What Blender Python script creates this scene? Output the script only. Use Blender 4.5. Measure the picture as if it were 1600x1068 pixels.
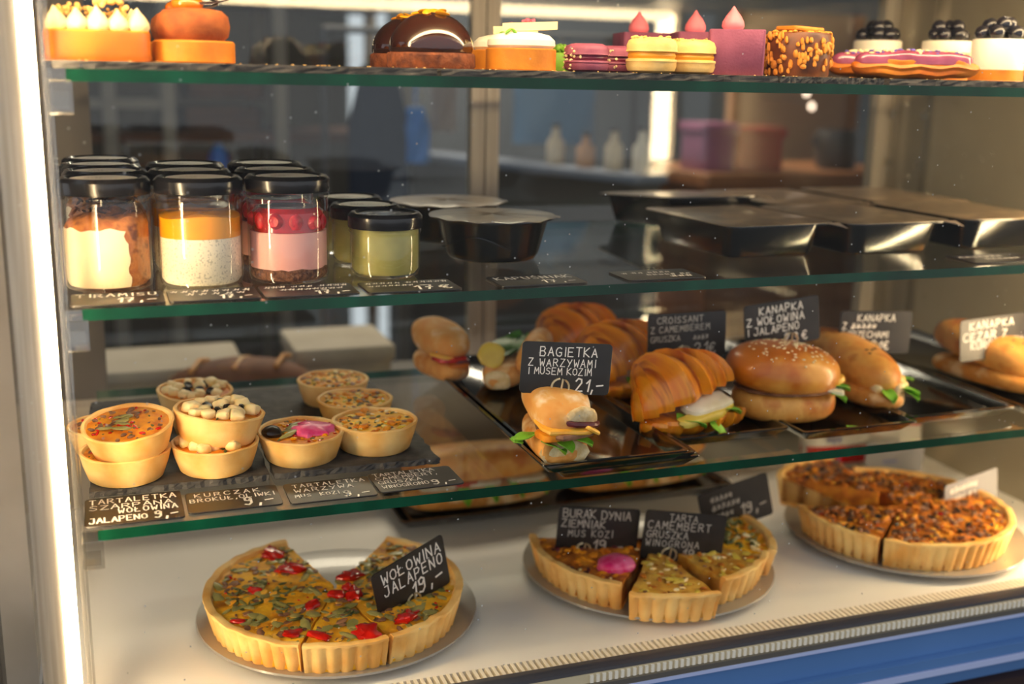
import bpy, math, random
from math import sin, cos, pi, radians
from mathutils import Vector, Matrix, noise
random.seed(7)
for o in list(bpy.data.objects): bpy.data.objects.remove(o)
scene = bpy.context.scene
COL = scene.collection

# ------------------------------------------------------------------ camera
EYE = 1.416                      # eye height = level of the top glass shelf
ZS1, ZS2, ZS3, ZD = EYE, EYE - .187, EYE - .376, EYE - .566
FPX = 1750.0
YAW, PITCH, ROLL = radians(20.2), math.atan(413 / 1750.), radians(1.16)
fw = Vector((sin(YAW) * cos(PITCH), cos(YAW) * cos(PITCH), -sin(PITCH)))
rt = Vector((cos(YAW), -sin(YAW), 0)); up = rt.cross(fw)
r2 = rt * cos(ROLL) + up * sin(ROLL); u2 = up * cos(ROLL) - rt * sin(ROLL)
cd = bpy.data.cameras.new('camera'); cam = bpy.data.objects.new('camera', cd); COL.objects.link(cam)
M4 = Matrix((r2, u2, -fw)).transposed().to_4x4(); M4.translation = Vector((0, 0, EYE))
cam.matrix_world = M4
cd.sensor_width = 36; cd.lens = FPX / 1600 * 36; cd.clip_start = .02
cd.dof.use_dof = True; cd.dof.focus_distance = 1.05; cd.dof.aperture_fstop = 2.8
scene.camera = cam
# ------------------------------------------------------------------ world, exposure
w = bpy.data.worlds.new('world'); scene.world = w; w.use_nodes = True
w.node_tree.nodes['Background'].inputs[0].default_value = (.90, .94, 1.0, 1)
w.node_tree.nodes['Background'].inputs[1].default_value = .36
vs = scene.view_settings
vs.view_transform = 'Standard'; vs.look = 'None'; vs.gamma = 1; vs.use_curve_mapping = False
vs.exposure = 1.12
LED_STRENGTH = 25.0
LED_COL = (1.0, .74, .42)
scene.cycles.transparent_max_bounces = 40
scene.cycles.max_bounces = 12
def area(name, loc, rot, sx, sy, power, col):
    l = bpy.data.lights.new(name, 'AREA'); l.shape = 'RECTANGLE'; l.size = sx; l.size_y = sy; l.energy = power; l.color = col
    o = bpy.data.objects.new(name, l); COL.objects.link(o); o.location = loc; o.rotation_euler = rot; return o
area('kitchen_fill_light', (.9, 3.2, 2.55), (0, 0, 0), 1.6, .5, 26, (1, .82, .62))  # unseen fill lamp added to brighten the back room

# ------------------------------------------------------------------ helpers
def hx(h):
    h = h.lstrip('#'); c = [int(h[i:i + 2], 16) / 255 for i in (0, 2, 4)]
    return tuple(x / 12.92 if x <= .04045 else ((x + .055) / 1.055) ** 2.4 for x in c) + (1,)
MATS = {}
def mat(name, c1, c2=None, c3=None, scale=20, rough=.5, bump=0., bscale=80, metal=0., sss=0., coat=0., spec=.5, lo=.35, hi=.65, detail=4, stretch=None, emit=None, es=0.):
    m = bpy.data.materials.new(name); m.use_nodes = True; nt = m.node_tree; N = nt.nodes; L = nt.links
    b = N['Principled BSDF']
    b.inputs['Roughness'].default_value = rough; b.inputs['Metallic'].default_value = metal
    b.inputs['Specular IOR Level'].default_value = spec
    if coat: b.inputs['Coat Weight'].default_value = coat; b.inputs['Coat Roughness'].default_value = .06
    if sss:
        b.inputs['Subsurface Weight'].default_value = sss; b.inputs['Subsurface Radius'].default_value = (.01, .005, .003)
    b.inputs['Base Color'].default_value = hx(c1)
    if c2 or bump:
        tc = N.new('ShaderNodeTexCoord'); src = tc.outputs['Object']
        if stretch:
            mp = N.new('ShaderNodeMapping'); mp.inputs['Scale'].default_value = stretch; L.new(src, mp.inputs[0]); src = mp.outputs[0]
    if c2:
        n = N.new('ShaderNodeTexNoise'); n.inputs['Scale'].default_value = scale; n.inputs['Detail'].default_value = detail; L.new(src, n.inputs['Vector'])
        r = N.new('ShaderNodeValToRGB'); e = r.color_ramp.elements
        e[0].position = lo; e[0].color = hx(c1); e[1].position = hi; e[1].color = hx(c2)
        if c3: x = e.new((lo + hi) / 2); x.color = hx(c3)
        L.new(n.outputs['Fac'], r.inputs[0]); L.new(r.outputs[0], b.inputs['Base Color'])
    if bump:
        n2 = N.new('ShaderNodeTexNoise'); n2.inputs['Scale'].default_value = bscale; n2.inputs['Detail'].default_value = 6; L.new(src, n2.inputs['Vector'])
        bp = N.new('ShaderNodeBump'); bp.inputs['Strength'].default_value = min(1, bump); bp.inputs['Distance'].default_value = .002
        L.new(n2.outputs['Fac'], bp.inputs['Height']); L.new(bp.outputs[0], b.inputs['Normal'])
    if emit:
        b.inputs['Emission Color'].default_value = emit + (1,); b.inputs['Emission Strength'].default_value = es
    MATS[name] = m; return m
def glass(name, tint, f0=.04, rough=0., dirt=0.):
    """thin clear glass: straight-through transmission plus Schlick reflection"""
    m = bpy.data.materials.new(name); m.use_nodes = True; nt = m.node_tree; N = nt.nodes; L = nt.links
    N.remove(N['Principled BSDF']); out = N['Material Output']
    t = N.new('ShaderNodeBsdfTransparent'); t.inputs[0].default_value = tint + (1,)
    g = N.new('ShaderNodeBsdfGlossy'); g.inputs['Roughness'].default_value = rough; g.inputs['Color'].default_value = (1, 1, 1, 1)
    lw = N.new('ShaderNodeLayerWeight'); lw.inputs['Blend'].default_value = .5
    p = N.new('ShaderNodeMath'); p.operation = 'POWER'; p.inputs[1].default_value = 5; L.new(lw.outputs['Facing'], p.inputs[0])
    ma = N.new('ShaderNodeMath'); ma.operation = 'MULTIPLY_ADD'; ma.inputs[1].default_value = 1 - f0; ma.inputs[2].default_value = f0; L.new(p.outputs[0], ma.inputs[0])
    mx = N.new('ShaderNodeMixShader'); L.new(ma.outputs[0], mx.inputs[0]); L.new(t.outputs[0], mx.inputs[1]); L.new(g.outputs[0], mx.inputs[2])
    last = mx.outputs[0]
    if dirt:
        tc = N.new('ShaderNodeTexCoord'); v = N.new('ShaderNodeTexVoronoi'); v.inputs['Scale'].default_value = 55; L.new(tc.outputs['Object'], v.inputs['Vector'])
        c = N.new('ShaderNodeMath'); c.operation = 'LESS_THAN'; c.inputs[1].default_value = .045; L.new(v.outputs['Distance'], c.inputs[0])
        c2 = N.new('ShaderNodeMath'); c2.operation = 'MULTIPLY'; c2.inputs[1].default_value = dirt; L.new(c.outputs[0], c2.inputs[0])
        d = N.new('ShaderNodeBsdfDiffuse'); d.inputs[0].default_value = (.8, .78, .72, 1)
        m2 = N.new('ShaderNodeMixShader'); L.new(c2.outputs[0], m2.inputs[0]); L.new(last, m2.inputs[1]); L.new(d.outputs[0], m2.inputs[2]); last = m2.outputs[0]
    L.new(last, out.inputs[0]); MATS[name] = m; return m

class MB:
    def __init__(s): s.v = []; s.f = []; s.mi = []
    def add(s, vs_, fs, k=0):
        n = len(s.v); s.v += [tuple(p) for p in vs_]; s.f += [tuple(i + n for i in f) for f in fs]; s.mi += [k] * len(fs); return s
    def box(s, x0, x1, y0, y1, z0, z1, k=0):
        return s.add([(x0, y0, z0), (x1, y0, z0), (x1, y1, z0), (x0, y1, z0), (x0, y0, z1), (x1, y0, z1), (x1, y1, z1), (x0, y1, z1)],
                     [(0, 3, 2, 1), (4, 5, 6, 7), (0, 1, 5, 4), (1, 2, 6, 5), (2, 3, 7, 6), (3, 0, 4, 7)], k)
    def loops(s, rings, cap0=True, cap1=True, close=True):
        n = len(rings[0]); V = [p for r in rings for p in r]; Fs = []
        for i in range(len(rings) - 1):
            for j in range(n if close else n - 1):
                a = i * n + j; b = i * n + (j + 1) % n; Fs.append((a, b, b + n, a + n))
        if cap0: Fs.append(tuple(reversed(range(n))))
        if cap1: Fs.append(tuple(range((len(rings) - 1) * n, len(rings) * n)))
        return s.add(V, Fs)
    def prism(s, outline, z0, z1, bev=0.):
        if bev <= 0: return s.loops([[(x, y, z0) for x, y in outline], [(x, y, z1) for x, y in outline]])
        cx = sum(p[0] for p in outline) / len(outline); cy = sum(p[1] for p in outline) / len(outline)
        def ins(d):
            r = []
            for x, y in outline:
                l = math.hypot(x - cx, y - cy) or 1; r.append((x - (x - cx) / l * d, y - (y - cy) / l * d))
            return r
        o2 = ins(bev)
        return s.loops([[(x, y, z0) for x, y in o2], [(x, y, z0 + bev) for x, y in outline], [(x, y, z1 - bev) for x, y in outline], [(x, y, z1) for x, y in o2]])
    def lathe(s, prof, n=32, c=(0, 0, 0), fn=None, closed=False):
        rings = []
        for (r, z) in prof:
            ring = []
            for j in range(n):
                a = 2 * pi * j / n; rr = max(r, 1e-5); p = (rr * cos(a), rr * sin(a), z)
                if fn: p = fn(p, a)
                ring.append((p[0] + c[0], p[1] + c[1], p[2] + c[2]))
            rings.append(ring)
        return s.loops(rings, prof[0][0] > 1e-4, prof[-1][0] > 1e-4)
    def tube(s, pts, r, n=6, caps=True):
        pts = [Vector(p) for p in pts]; rings = []; u = None
        for i, p in enumerate(pts):
            t = (pts[min(i + 1, len(pts) - 1)] - pts[max(i - 1, 0)]).normalized()
            if u is None: u = t.orthogonal().normalized()
            else: u = (u - t * u.dot(t)).normalized()
            w_ = t.cross(u); rr = r(i / (len(pts) - 1)) if callable(r) else r
            rings.append([tuple(p + (u * cos(2 * pi * j / n) + w_ * sin(2 * pi * j / n)) * rr) for j in range(n)])
        return s.loops(rings, caps, caps)
    def sup(s, c, rad, e1=1., e2=1., nu=24, nv=14, amp=0., fr=20., zlo=None, zhi=None, rot=None, fn=None, seed=0):
        """superellipsoid with noise; e<1 boxier; zlo/zhi flatten bottom/top (fractions of rz)"""
        sg = lambda v, e: math.copysign(abs(v) ** e, v)
        rings = []
        for i in range(nv + 1):
            ph = -pi / 2 + pi * i / nv; ring = []
            for j in range(nu):
                th = 2 * pi * j / nu
                x = sg(cos(ph), e1) * sg(cos(th), e2); y = sg(cos(ph), e1) * sg(sin(th), e2); z = sg(sin(ph), e1)
                if i in (0, nv): x *= 1e-3 / max(rad); y *= 1e-3 / max(rad)
                if zlo is not None: z = max(z, zlo)
                if zhi is not None: z = min(z, zhi)
                p = Vector((x * rad[0], y * rad[1], z * rad[2]))
                if amp: p *= 1 + amp * noise.noise(p * fr + Vector((seed, seed * .7, 0)))
                if fn: p = Vector(fn(p))
                if rot: p = rot @ p
                ring.append(tuple(p + Vector(c)))
            rings.append(ring)
        return s.loops(rings, True, True)
    def mesh(s, name, mats, smooth=True, angle=40):
        me = bpy.data.meshes.new(name); me.from_pydata(s.v, [], s.f); me.validate(); me.update()
        for m in (mats if isinstance(mats, (list, tuple)) else [mats]): me.materials.append(m)
        if any(s.mi): me.polygons.foreach_set('material_index', s.mi[:len(me.polygons)])
        if smooth:
            me.shade_smooth(); me.set_sharp_from_angle(angle=radians(angle))
        return me
    def build(s, name, mats, parent=None, loc=(0, 0, 0), rot=(0, 0, 0), smooth=True, angle=40):
        return link(name, s.mesh(name, mats, smooth, angle), parent, loc, rot)
def link(name, me, parent=None, loc=(0, 0, 0), rot=(0, 0, 0), scale=None):
    o = bpy.data.objects.new(name, me); COL.objects.link(o); o.parent = parent; o.location = loc; o.rotation_euler = rot
    if scale: o.scale = scale
    return o
def tag(o, label, cat, group=None):
    o['label'] = label; o['category'] = cat
    if group: o['group'] = group
    return o
def thing(name, label, cat, loc=(0, 0, 0), rot=(0, 0, 0), group=None):
    o = link(name, None, None, loc, rot); o.empty_display_size = .02
    return tag(o, label, cat, group)
def dup(root, loc, rot, label, group=None):
    r = root.copy(); COL.objects.link(r); r.location = loc; r.rotation_euler = rot; r['label'] = label
    if group: r['group'] = group
    for ch in list(root.children):
        c = ch.copy(); COL.objects.link(c); c.parent = r
        for g in list(ch.children):
            d = g.copy(); COL.objects.link(d); d.parent = c
    return r
def struct(o): o['kind'] = 'structure'; return o
def stuff(o): o['kind'] = 'stuff'; return o
def rrect(w, d, r, n=4):
    pts = []
    for cx, cy, a0 in ((w / 2 - r, d / 2 - r, 0), (-w / 2 + r, d / 2 - r, 90), (-w / 2 + r, -d / 2 + r, 180), (w / 2 - r, -d / 2 + r, 270)):
        for i in range(n + 1):
            a = radians(a0 + 90 * i / n); pts.append((cx + r * cos(a), cy + r * sin(a)))
    return pts
R_ = random.uniform

# ------------------------------------------------------------------ materials
mat('led', '#ffffff', rough=.4, emit=LED_COL, es=LED_STRENGTH)
mat('led_top', '#ffffff', rough=.4, emit=LED_COL, es=12.5)
mat('led_right', '#ffffff', rough=.4, emit=LED_COL, es=22.0)
mat('aluminium', '#aaa297', '#90887d', scale=6, rough=.42, metal=.25, stretch=(60, 60, 1))
mat('steel', '#a9a49c', rough=.3, metal=.9)
mat('deck_white', '#f0ebe2', '#e8e2d7', scale=5, rough=.42)
mat('fin_white', '#efe6d2', rough=.5)
mat('fin_cream', '#cbbb98', rough=.5)
mat('gasket', '#48464a', rough=.5)
mat('blue_paint', '#4f78ae', '#567fb6', scale=4, rough=.45)
mat('blue_light', '#b4c0e6', rough=.4)
mat('brown_base', '#2a1410', rough=.7)
mat('end_wall', '#a89f8a', '#988f7c', scale=4, rough=.28, metal=.35)
mat('back_panel', '#b4ab9d', '#a59c8e', scale=5, rough=.45)
mat('slate', '#2b2a2b', '#4a4744', scale=60, rough=.75, bump=.6, bscale=120, detail=8)
mat('glass_edge', '#03301f', '#08553a', '#043d29', scale=9, rough=.25, spec=.3, stretch=(1, 1, .2))
glass('shelf_glass', (.965, .99, .975), .04)
glass('pane_glass', (.99, .99, .985), .005, dirt=.5)
glass('door_glass', (.90, .93, .92), .034)
glass('jar_glass', (.985, .99, .985), .05)
glass('clear_plastic', (.9, .89, .86), .14, .12)
mat('card_black', '#1d1916', '#2c2622', scale=30, rough=.38)
mat('card_white', '#8e8e92', rough=.35)  # pale tone stands in for the light catching these signs
mat('chalk', '#f4efe6', rough=.7)
mat('chalk_dim', '#b9b1a6', rough=.7)
mat('brass_wire', '#d9c9a4', rough=.3, metal=.7)
mat('black_plastic', '#0b0b0c', rough=.16, coat=.3)
mat('black_tray', '#0c0b0c', '#121112', scale=20, rough=.13, coat=.5)
mat('lid_black', '#18171a', rough=.22, coat=.3)
mat('sticker', '#dcd6ca', rough=.5)
mat('film', '#8f7c68', '#a8937c', scale=22, rough=.3, coat=.3, bump=.25, bscale=30)
mat('film_veg', '#94795a', '#ad9272', '#7f6c54', scale=26, rough=.3, coat=.3, bump=.25, bscale=30)
mat('plate_grey', '#9a948a', '#8e887e', scale=8, rough=.3, coat=.25)
mat('plate_pale', '#a39c8e', '#958e81', scale=8, rough=.3, coat=.25)
mat('crust', '#fcd283', '#edae56', scale=28, rough=.62, bump=.35, bscale=160, sss=.12)
mat('crust_pale', '#f8d28a', '#eaae58', scale=30, rough=.6, bump=.25, bscale=160, sss=.15)
mat('quiche_fill', '#fcc634', '#b8701c', '#f4ae26', scale=48, spec=.25, rough=.55, bump=.9, bscale=110, lo=.3, hi=.72, detail=7)
mat('quiche_brown', '#e69a2c', '#7a3c16', '#c47022', scale=55, spec=.3, rough=.5, bump=.9, bscale=100, lo=.3, hi=.7, detail=7)
mat('quiche_pear', '#e0b04a', '#b9761e', scale=50, rough=.42, bump=.8, bscale=100, detail=6)
mat('egg_orange', '#eda024', '#cf701a', scale=70, spec=.25, rough=.55, bump=.6, bscale=120)
mat('tomato', '#d81d10', '#a81008', scale=60, rough=.2, coat=.4, bump=.3)
mat('herb', '#6a6a30', '#434a20', scale=60, rough=.5)
mat('jalapeno', '#8a8644', '#a89c5c', scale=80, rough=.35, coat=.2)
mat('meat', '#94684a', '#6a4530', scale=70, rough=.5, bump=.5)
mat('feta', '#f8e6b4', '#efc46e', scale=50, rough=.5, sss=.2)
mat('beet', '#e0206e', '#f07aa6', scale=60, rough=.35, bump=.4)
mat('dark_veg', '#20180f', '#33241a', scale=60, rough=.35)
mat('lettuce', '#5f9a1e', '#8cc63a', scale=40, rough=.4, sss=.2)
mat('lettuce_dark', '#2f6a14', '#4c8a1e', scale=40, rough=.4)
mat('cheese', '#f0a72c', '#f6c04e', scale=40, rough=.35, sss=.2)
mat('bread', '#e6a552', '#f4d39a', '#d28a38', scale=36, rough=.6, bump=.4, bscale=90)
mat('bread_floury', '#dc9442', '#f2e2c4', '#dfa55a', scale=48, lo=.3, hi=.75, rough=.75, bump=.4, bscale=90)
mat('crumb', '#e8d3a6', '#cfae74', scale=110, rough=.8, bump=.8, bscale=220)
mat('bun_glaze', '#d8791c', '#eaa242', '#c66612', scale=12, rough=.36, coat=.22, bump=.2, bscale=140)
mat('bun_side', '#e2923a', '#c66e1e', '#ecaa52', scale=26, rough=.5, bump=.35, bscale=120)
mat('croissant', '#e07206', '#a23e02', '#f0981c', scale=20, rough=.3, coat=.3, stretch=(5, .6, .6), lo=.3, hi=.7)
mat('sesame', '#f3dfae', rough=.5)
mat('white_fish', '#ece4d0', '#d8cba9', scale=40, rough=.5)
mat('pear', '#e0c654', '#c9a93a', scale=30, rough=.35)
mat('onion', '#4a1a22', '#6a2a30', scale=50, rough=.35)
mat('caramel_tart', '#c46c0e', '#a85808', scale=24, rough=.5, bump=.15, bscale=200)
mat('meringue_cream', '#ecd8ae', '#e2c690', scale=20, rough=.55, sss=.2)
mat('crumble', '#ecc77c', '#d8a552', scale=60, rough=.7)
mat('puff_cocoa', '#a3561f', '#8a4214', scale=90, rough=.8, bump=.3, bscale=400)
mat('biscuit_gold', '#dc8c1e', '#c67412', scale=40, rough=.6, bump=.3, bscale=200)
mat('caramel_gloss', '#d8710c', rough=.08, coat=.8)
mat('choc', '#2a0f06', '#3a160a', scale=10, rough=.06, coat=1.)
mat('choc_matt', '#3d2a20', rough=.35)
mat('brownie', '#8a4a22', '#5a2a12', scale=120, rough=.8, bump=1, bscale=220)
mat('gold_board', '#d9b98c', rough=.3, metal=.3)
mat('almond', '#f0a818', '#d98410', scale=60, rough=.4)
mat('white_cream', '#fbf3e2', rough=.4, sss=.2)
mat('white_choc', '#f3dda6', rough=.4)
mat('pink_crumb', '#ef5a74', rough=.7)
mat('mac_purple', '#8f4560', '#a2566f', scale=60, rough=.6, bump=.2, bscale=300)
mat('mac_purple_fill', '#7a2440', rough=.4)
mat('mac_yellow', '#f0cd86', '#e6bb6a', scale=60, rough=.6, bump=.2, bscale=300)
mat('mac_yellow_fill', '#efa52a', rough=.4)
mat('violet_velvet', '#8c4a66', '#7c3c58', scale=40, rough=.8, bump=.3, bscale=500)
mat('pink_drop', '#f0828e', '#ea7080', scale=30, rough=.5, sss=.15)
mat('praline', '#4a2412', '#7a4018', scale=60, rough=.5)
mat('nut', '#e39a30', '#c9761c', scale=80, rough=.55)
mat('violet_glaze', '#8a3a55', '#a25070', scale=40, rough=.15, coat=.7)
mat('choux', '#e08a1c', '#c4680e', scale=40, rough=.45, bump=.3)
mat('berry', '#14141c', '#22222e', scale=40, rough=.25, coat=.3)
mat('pistachio', '#7fae2c', '#5e8f1e', scale=60, rough=.6, bump=.4)
mat('violet_petals', '#5c4aa6', rough=.6)
mat('cocoa', '#a4591c', '#6a3410', '#b8702c', scale=90, rough=.7, bump=.6, bscale=200)
mat('cocoa_dark', '#3a1d12', '#5a2f1c', scale=90, rough=.6)
mat('jar_cream', '#f9e9c8', '#f3dcae', scale=14, rough=.4, sss=.2)
mat('mango', '#f0a000', '#e89400', scale=30, rough=.3)
mat('chia', '#f0e4c8', '#c9bea4', scale=620, rough=.4, lo=.62, hi=.70, detail=0)
mat('pink_mousse', '#f0b4a8', '#eaa598', scale=20, rough=.4, sss=.2)
mat('berry_jam', '#c01018', '#8a0610', scale=60, rough=.15, coat=.5)
mat('raspberry', '#d81826', '#a80c18', scale=140, rough=.3, bump=.6, bscale=260)
mat('cookie_crumb', '#4a261a', '#8a5a3c', scale=260, rough=.8, bump=1, bscale=400)
mat('matcha', '#b3ac62', '#a39c52', scale=40, rough=.4, sss=.1)
mat('packet_white', '#e6ded2', rough=.3, bump=.2, bscale=20)
mat('packet_red', '#d4140e', rough=.25)
mat('packet_print', '#6a74b0', rough=.4)

# ------------------------------------------------------------------ handwriting
GL = {
 'A': [[(0,0),(2,6),(4,0)],[(.8,2.2),(3.2,2.2)]], 'B': [[(0,0),(0,6),(2.8,6),(3.5,4.8),(2.6,3.3),(0,3.2)],[(2.6,3.2),(3.9,1.8),(3,0),(0,0)]],
 'C': [[(3.8,5.2),(2.6,6),(1,5.6),(0,4),(0,2),(1,.3),(2.8,0),(3.9,1)]], 'D': [[(0,0),(0,6),(2.2,6),(4,4.2),(4,1.9),(2.4,0),(0,0)]],
 'E': [[(3.6,6),(0,6),(0,0),(3.7,0)],[(0,3.1),(2.9,3.1)]], 'F': [[(3.6,6),(0,6),(0,0)],[(0,3.1),(2.9,3.1)]],
 'G': [[(3.8,5.2),(2.6,6),(1,5.6),(0,4),(0,2),(1,.3),(3,0),(3.9,1),(3.9,2.6),(2.3,2.6)]], 'H': [[(0,0),(0,6)],[(4,0),(4,6)],[(0,3),(4,3)]],
 'I': [[(1,0),(1,6)]], 'J': [[(1,6),(3.4,6),(3.4,1.4),(2.2,0),(.6,.2),(0,1.4)]], 'K': [[(0,0),(0,6)],[(3.6,6),(0,2.8),(3.9,0)]],
 'L': [[(0,6),(0,0),(3.4,0)]], 'Ł': [[(0,6),(0,0),(3.4,0)],[(-.8,2.4),(1.6,4)]], 'M': [[(0,0),(.4,6),(2,2.4),(3.7,6),(4.2,0)]],
 'N': [[(0,0),(0,6),(3.7,0),(3.7,6)]], 'O': [[(2,6),(.4,5),(0,3),(.5,.9),(2,0),(3.6,.9),(4,3),(3.5,5.1),(2,6)]],
 'P': [[(0,0),(0,6),(2.7,6),(3.7,4.7),(2.7,3),(0,2.8)]], 'R': [[(0,0),(0,6),(2.7,6),(3.6,4.7),(2.7,3.2),(0,3)],[(1.6,3),(3.9,0)]],
 'S': [[(3.6,5.3),(2.2,6),(.5,5.3),(.5,3.9),(3.3,2.4),(3.5,.9),(2,0),(.1,.7)]], 'T': [[(0,6),(4,6)],[(2,6),(2,0)]],
 'U': [[(0,6),(0,1.5),(1.4,0),(2.8,.3),(3.7,1.6),(3.7,6)]], 'W': [[(0,6),(.8,0),(2.1,3.6),(3.3,0),(4.3,6)]],
 'Y': [[(0,6),(2,3)],[(4,6),(1.2,0)]], 'Z': [[(.2,6),(3.8,6),(0,0),(4,0)]], 'Ś': [[(3.6,5),(2.2,5.6),(.5,5),(.5,3.7),(3.3,2.4),(3.5,.9),(2,0),(.1,.7)],[(2,6.4),(3,7.6)]],
 '1': [[(.4,4.2),(2.2,6),(1.4,0)]], '2': [[(.2,4.8),(1.4,6),(3.2,5.6),(3.3,4),(0,0),(3.8,.2)]], '3': [[(.3,5.4),(2.4,6),(3.4,4.8),(1.5,3.2),(3.6,1.8),(2.2,0),(.2,.6)]],
 '7': [[(.2,6),(3.6,6),(1.4,0)],[(1.2,3),(3.4,3)]], '9': [[(3.4,5),(2,6),(.5,5.2),(.6,3.5),(2.2,3.1),(3.4,4.8),(3.2,1.4),(1.8,0),(.2,.5)]],
 ',': [[(.8,.8),(.2,-1.2)]], '-': [[(.2,2.6),(3.6,3)]], '€': [[(3.8,5.2),(2.6,6),(1.2,5.2),(.7,3),(1.2,.8),(2.8,0),(3.9,1)],[(0,3.5),(2.8,3.7)],[(0,2.4),(2.6,2.5)]],
}
def ink(mb, pts, wd, z):
    for a, b in zip(pts, pts[1:]):
        a = Vector(a); b = Vector(b); d = b - a
        if d.length < 1e-7: continue
        d.normalize(); n = Vector((-d.y, d.x)) * wd / 2; a2 = a - d * wd * .4; b2 = b + d * wd * .4
        mb.add([(*(a2 - n), z), (*(b2 - n), z), (*(b2 + n), z), (*(a2 + n), z)], [(0, 1, 2, 3)])
def write(mb, text, x, y, h, z, wd=None, sp=1.0, slope=0., xmax=None):
    """text left edge x, baseline y, cap height h, ~ lines = illegible scrawl"""
    u = h / 6; wd = wd or h * .12; x0 = x
    tw = sum(3.2 if c == ' ' else (2.6 if c in 'I,1' else 5.1) for c in text) * u * sp; hs = 1. if xmax is None else min(1., (xmax - x) / max(tw, 1e-6)); v = u; u = u * hs
    for ch in text:
        if ch == ' ': x += u * 3.2 * sp; continue
        j = R_(-.2, .2) * v; k = R_(.92, 1.06)
        if ch == '~':
            pts = [(0, R_(1, 4))]
            for q in range(4): pts.append((q + 1, (5.2 if q % 2 else .4) + R_(-.8, .8)))
            gl = [pts]
        else: gl = GL[ch]
        for st in gl:
            ink(mb, [(x + px * u * .92, y + j + slope * (x - x0 + px * u) + py * v * k) for px, py in st], wd, z)
        x += u * ((2.6 if ch in 'I,1' else 5.1) * sp)
CW, CH = .095, .054
def card_mesh(w_=CW, h_=CH): return MB().prism(rrect(w_, h_, .004, 3), -.0008, .0008, .0003)
def price_card(label, lines, loc, rot, name='price_sign', w_=CW, h_=CH, ring=None, pin=.0, m='card_black', im='chalk', cat='price sign', group='chalk price signs'):
    t = thing(name, label, cat, loc, rot, group)
    card_mesh(w_, h_).build('card', MATS[m], t)
    mb = MB()
    for ln in lines: write(mb, ln[0], ln[1] * w_ - w_ / 2, ln[2] * h_ - h_ / 2, ln[3] * h_, .0011, slope=(ln[4] if len(ln) > 4 else 0), sp=ln[5] if len(ln) > 5 else .95, xmax=w_ * (ln[6] if len(ln) > 6 else .97) - w_ / 2)
    if mb.v: mb.build('writing', MATS[im], t, smooth=False)
    if ring:
        cx, cy = ring[0] * w_ - w_ / 2, ring[1] * h_ - h_ / 2; rr = .0085
        pts = [(cx + rr * (1 - .0 * k) * sin(radians(a)), cy - rr * cos(radians(a)), .0018) for k, a in enumerate(range(-175, 181, 20))]
        if pin: pts += [(cx, cy - rr - .004, .0016), (cx, cy - rr - pin, .001)]
        MB().tube(pts, .0011, 6).build('wire_clip', MATS['brass_wire'], t)
    return t

# ------------------------------------------------------------------ the room behind and the ground
E_ = EYE
mat('room_floor', '#3a342e', '#2e2924', scale=3, rough=.6)
mat('room_wall', '#2b2a26', '#34312c', scale=2, rough=.8)
mat('room_wall_blue', '#5a6068', '#4c5056', scale=2, rough=.8)
mat('room_ceiling', '#6a655d', rough=.9)
mat('rack_paint', '#8b8175', rough=.5)
mat('wood_crate', '#6a4630', '#4d3020', scale=12, rough=.7, stretch=(1, 1, 8))
mat('wood_counter', '#a5714a', '#8a5836', scale=6, rough=.5, stretch=(1, 6, 6))
mat('navy', '#0d1c36', rough=.8)
mat('bright_blue', '#1f6fc4', rough=.5)
mat('sky_blue', '#6488ac', rough=.5)
mat('steel_blue', '#7d879c', rough=.4)
mat('counter_grey', '#5c5650', rough=.5)
mat('red_plastic', '#b03a34', rough=.4)
mat('mauve', '#a8668c', rough=.5)
mat('peach_wall', '#c39a7c', '#a98468', scale=3, rough=.7)
mat('cream_box', '#cfc2ae', '#bcae98', scale=8, rough=.7)
mat('loaf_brown', '#8a5430', '#6a3a1e', scale=18, rough=.7)
mat('green_panel', '#5f6a58', rough=.5)
mat('bulb', '#ffd9c0', emit=(1, .72, .55), es=2.2)
struct(MB().box(-3, 4.5, -3, 5.2, -.05, 0).build('floor', MATS['room_floor'], smooth=False))
struct(MB().box(-3, 1.05, 5, 5.1, 0, 2.8).build('wall_back', MATS['room_wall'], smooth=False))
struct(MB().box(1.05, 4.5, 4.2, 4.3, 0, 2.8).build('wall_right', MATS['room_wall_blue'], smooth=False))
struct(MB().box(-1.1, -1.0, 1.6, 5, 0, 2.8).build('wall_left', MATS['room_wall'], smooth=False))
struct(MB().box(-3, 4.5, 1.55, 5.2, 2.8, 2.85).build('ceiling', MATS['room_ceiling'], smooth=False))
struct(MB().box(1.26, 4.5, 1.56, 1.62, 0, 2.8).build('wall_front', MATS['room_ceiling'], smooth=False))
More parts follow.
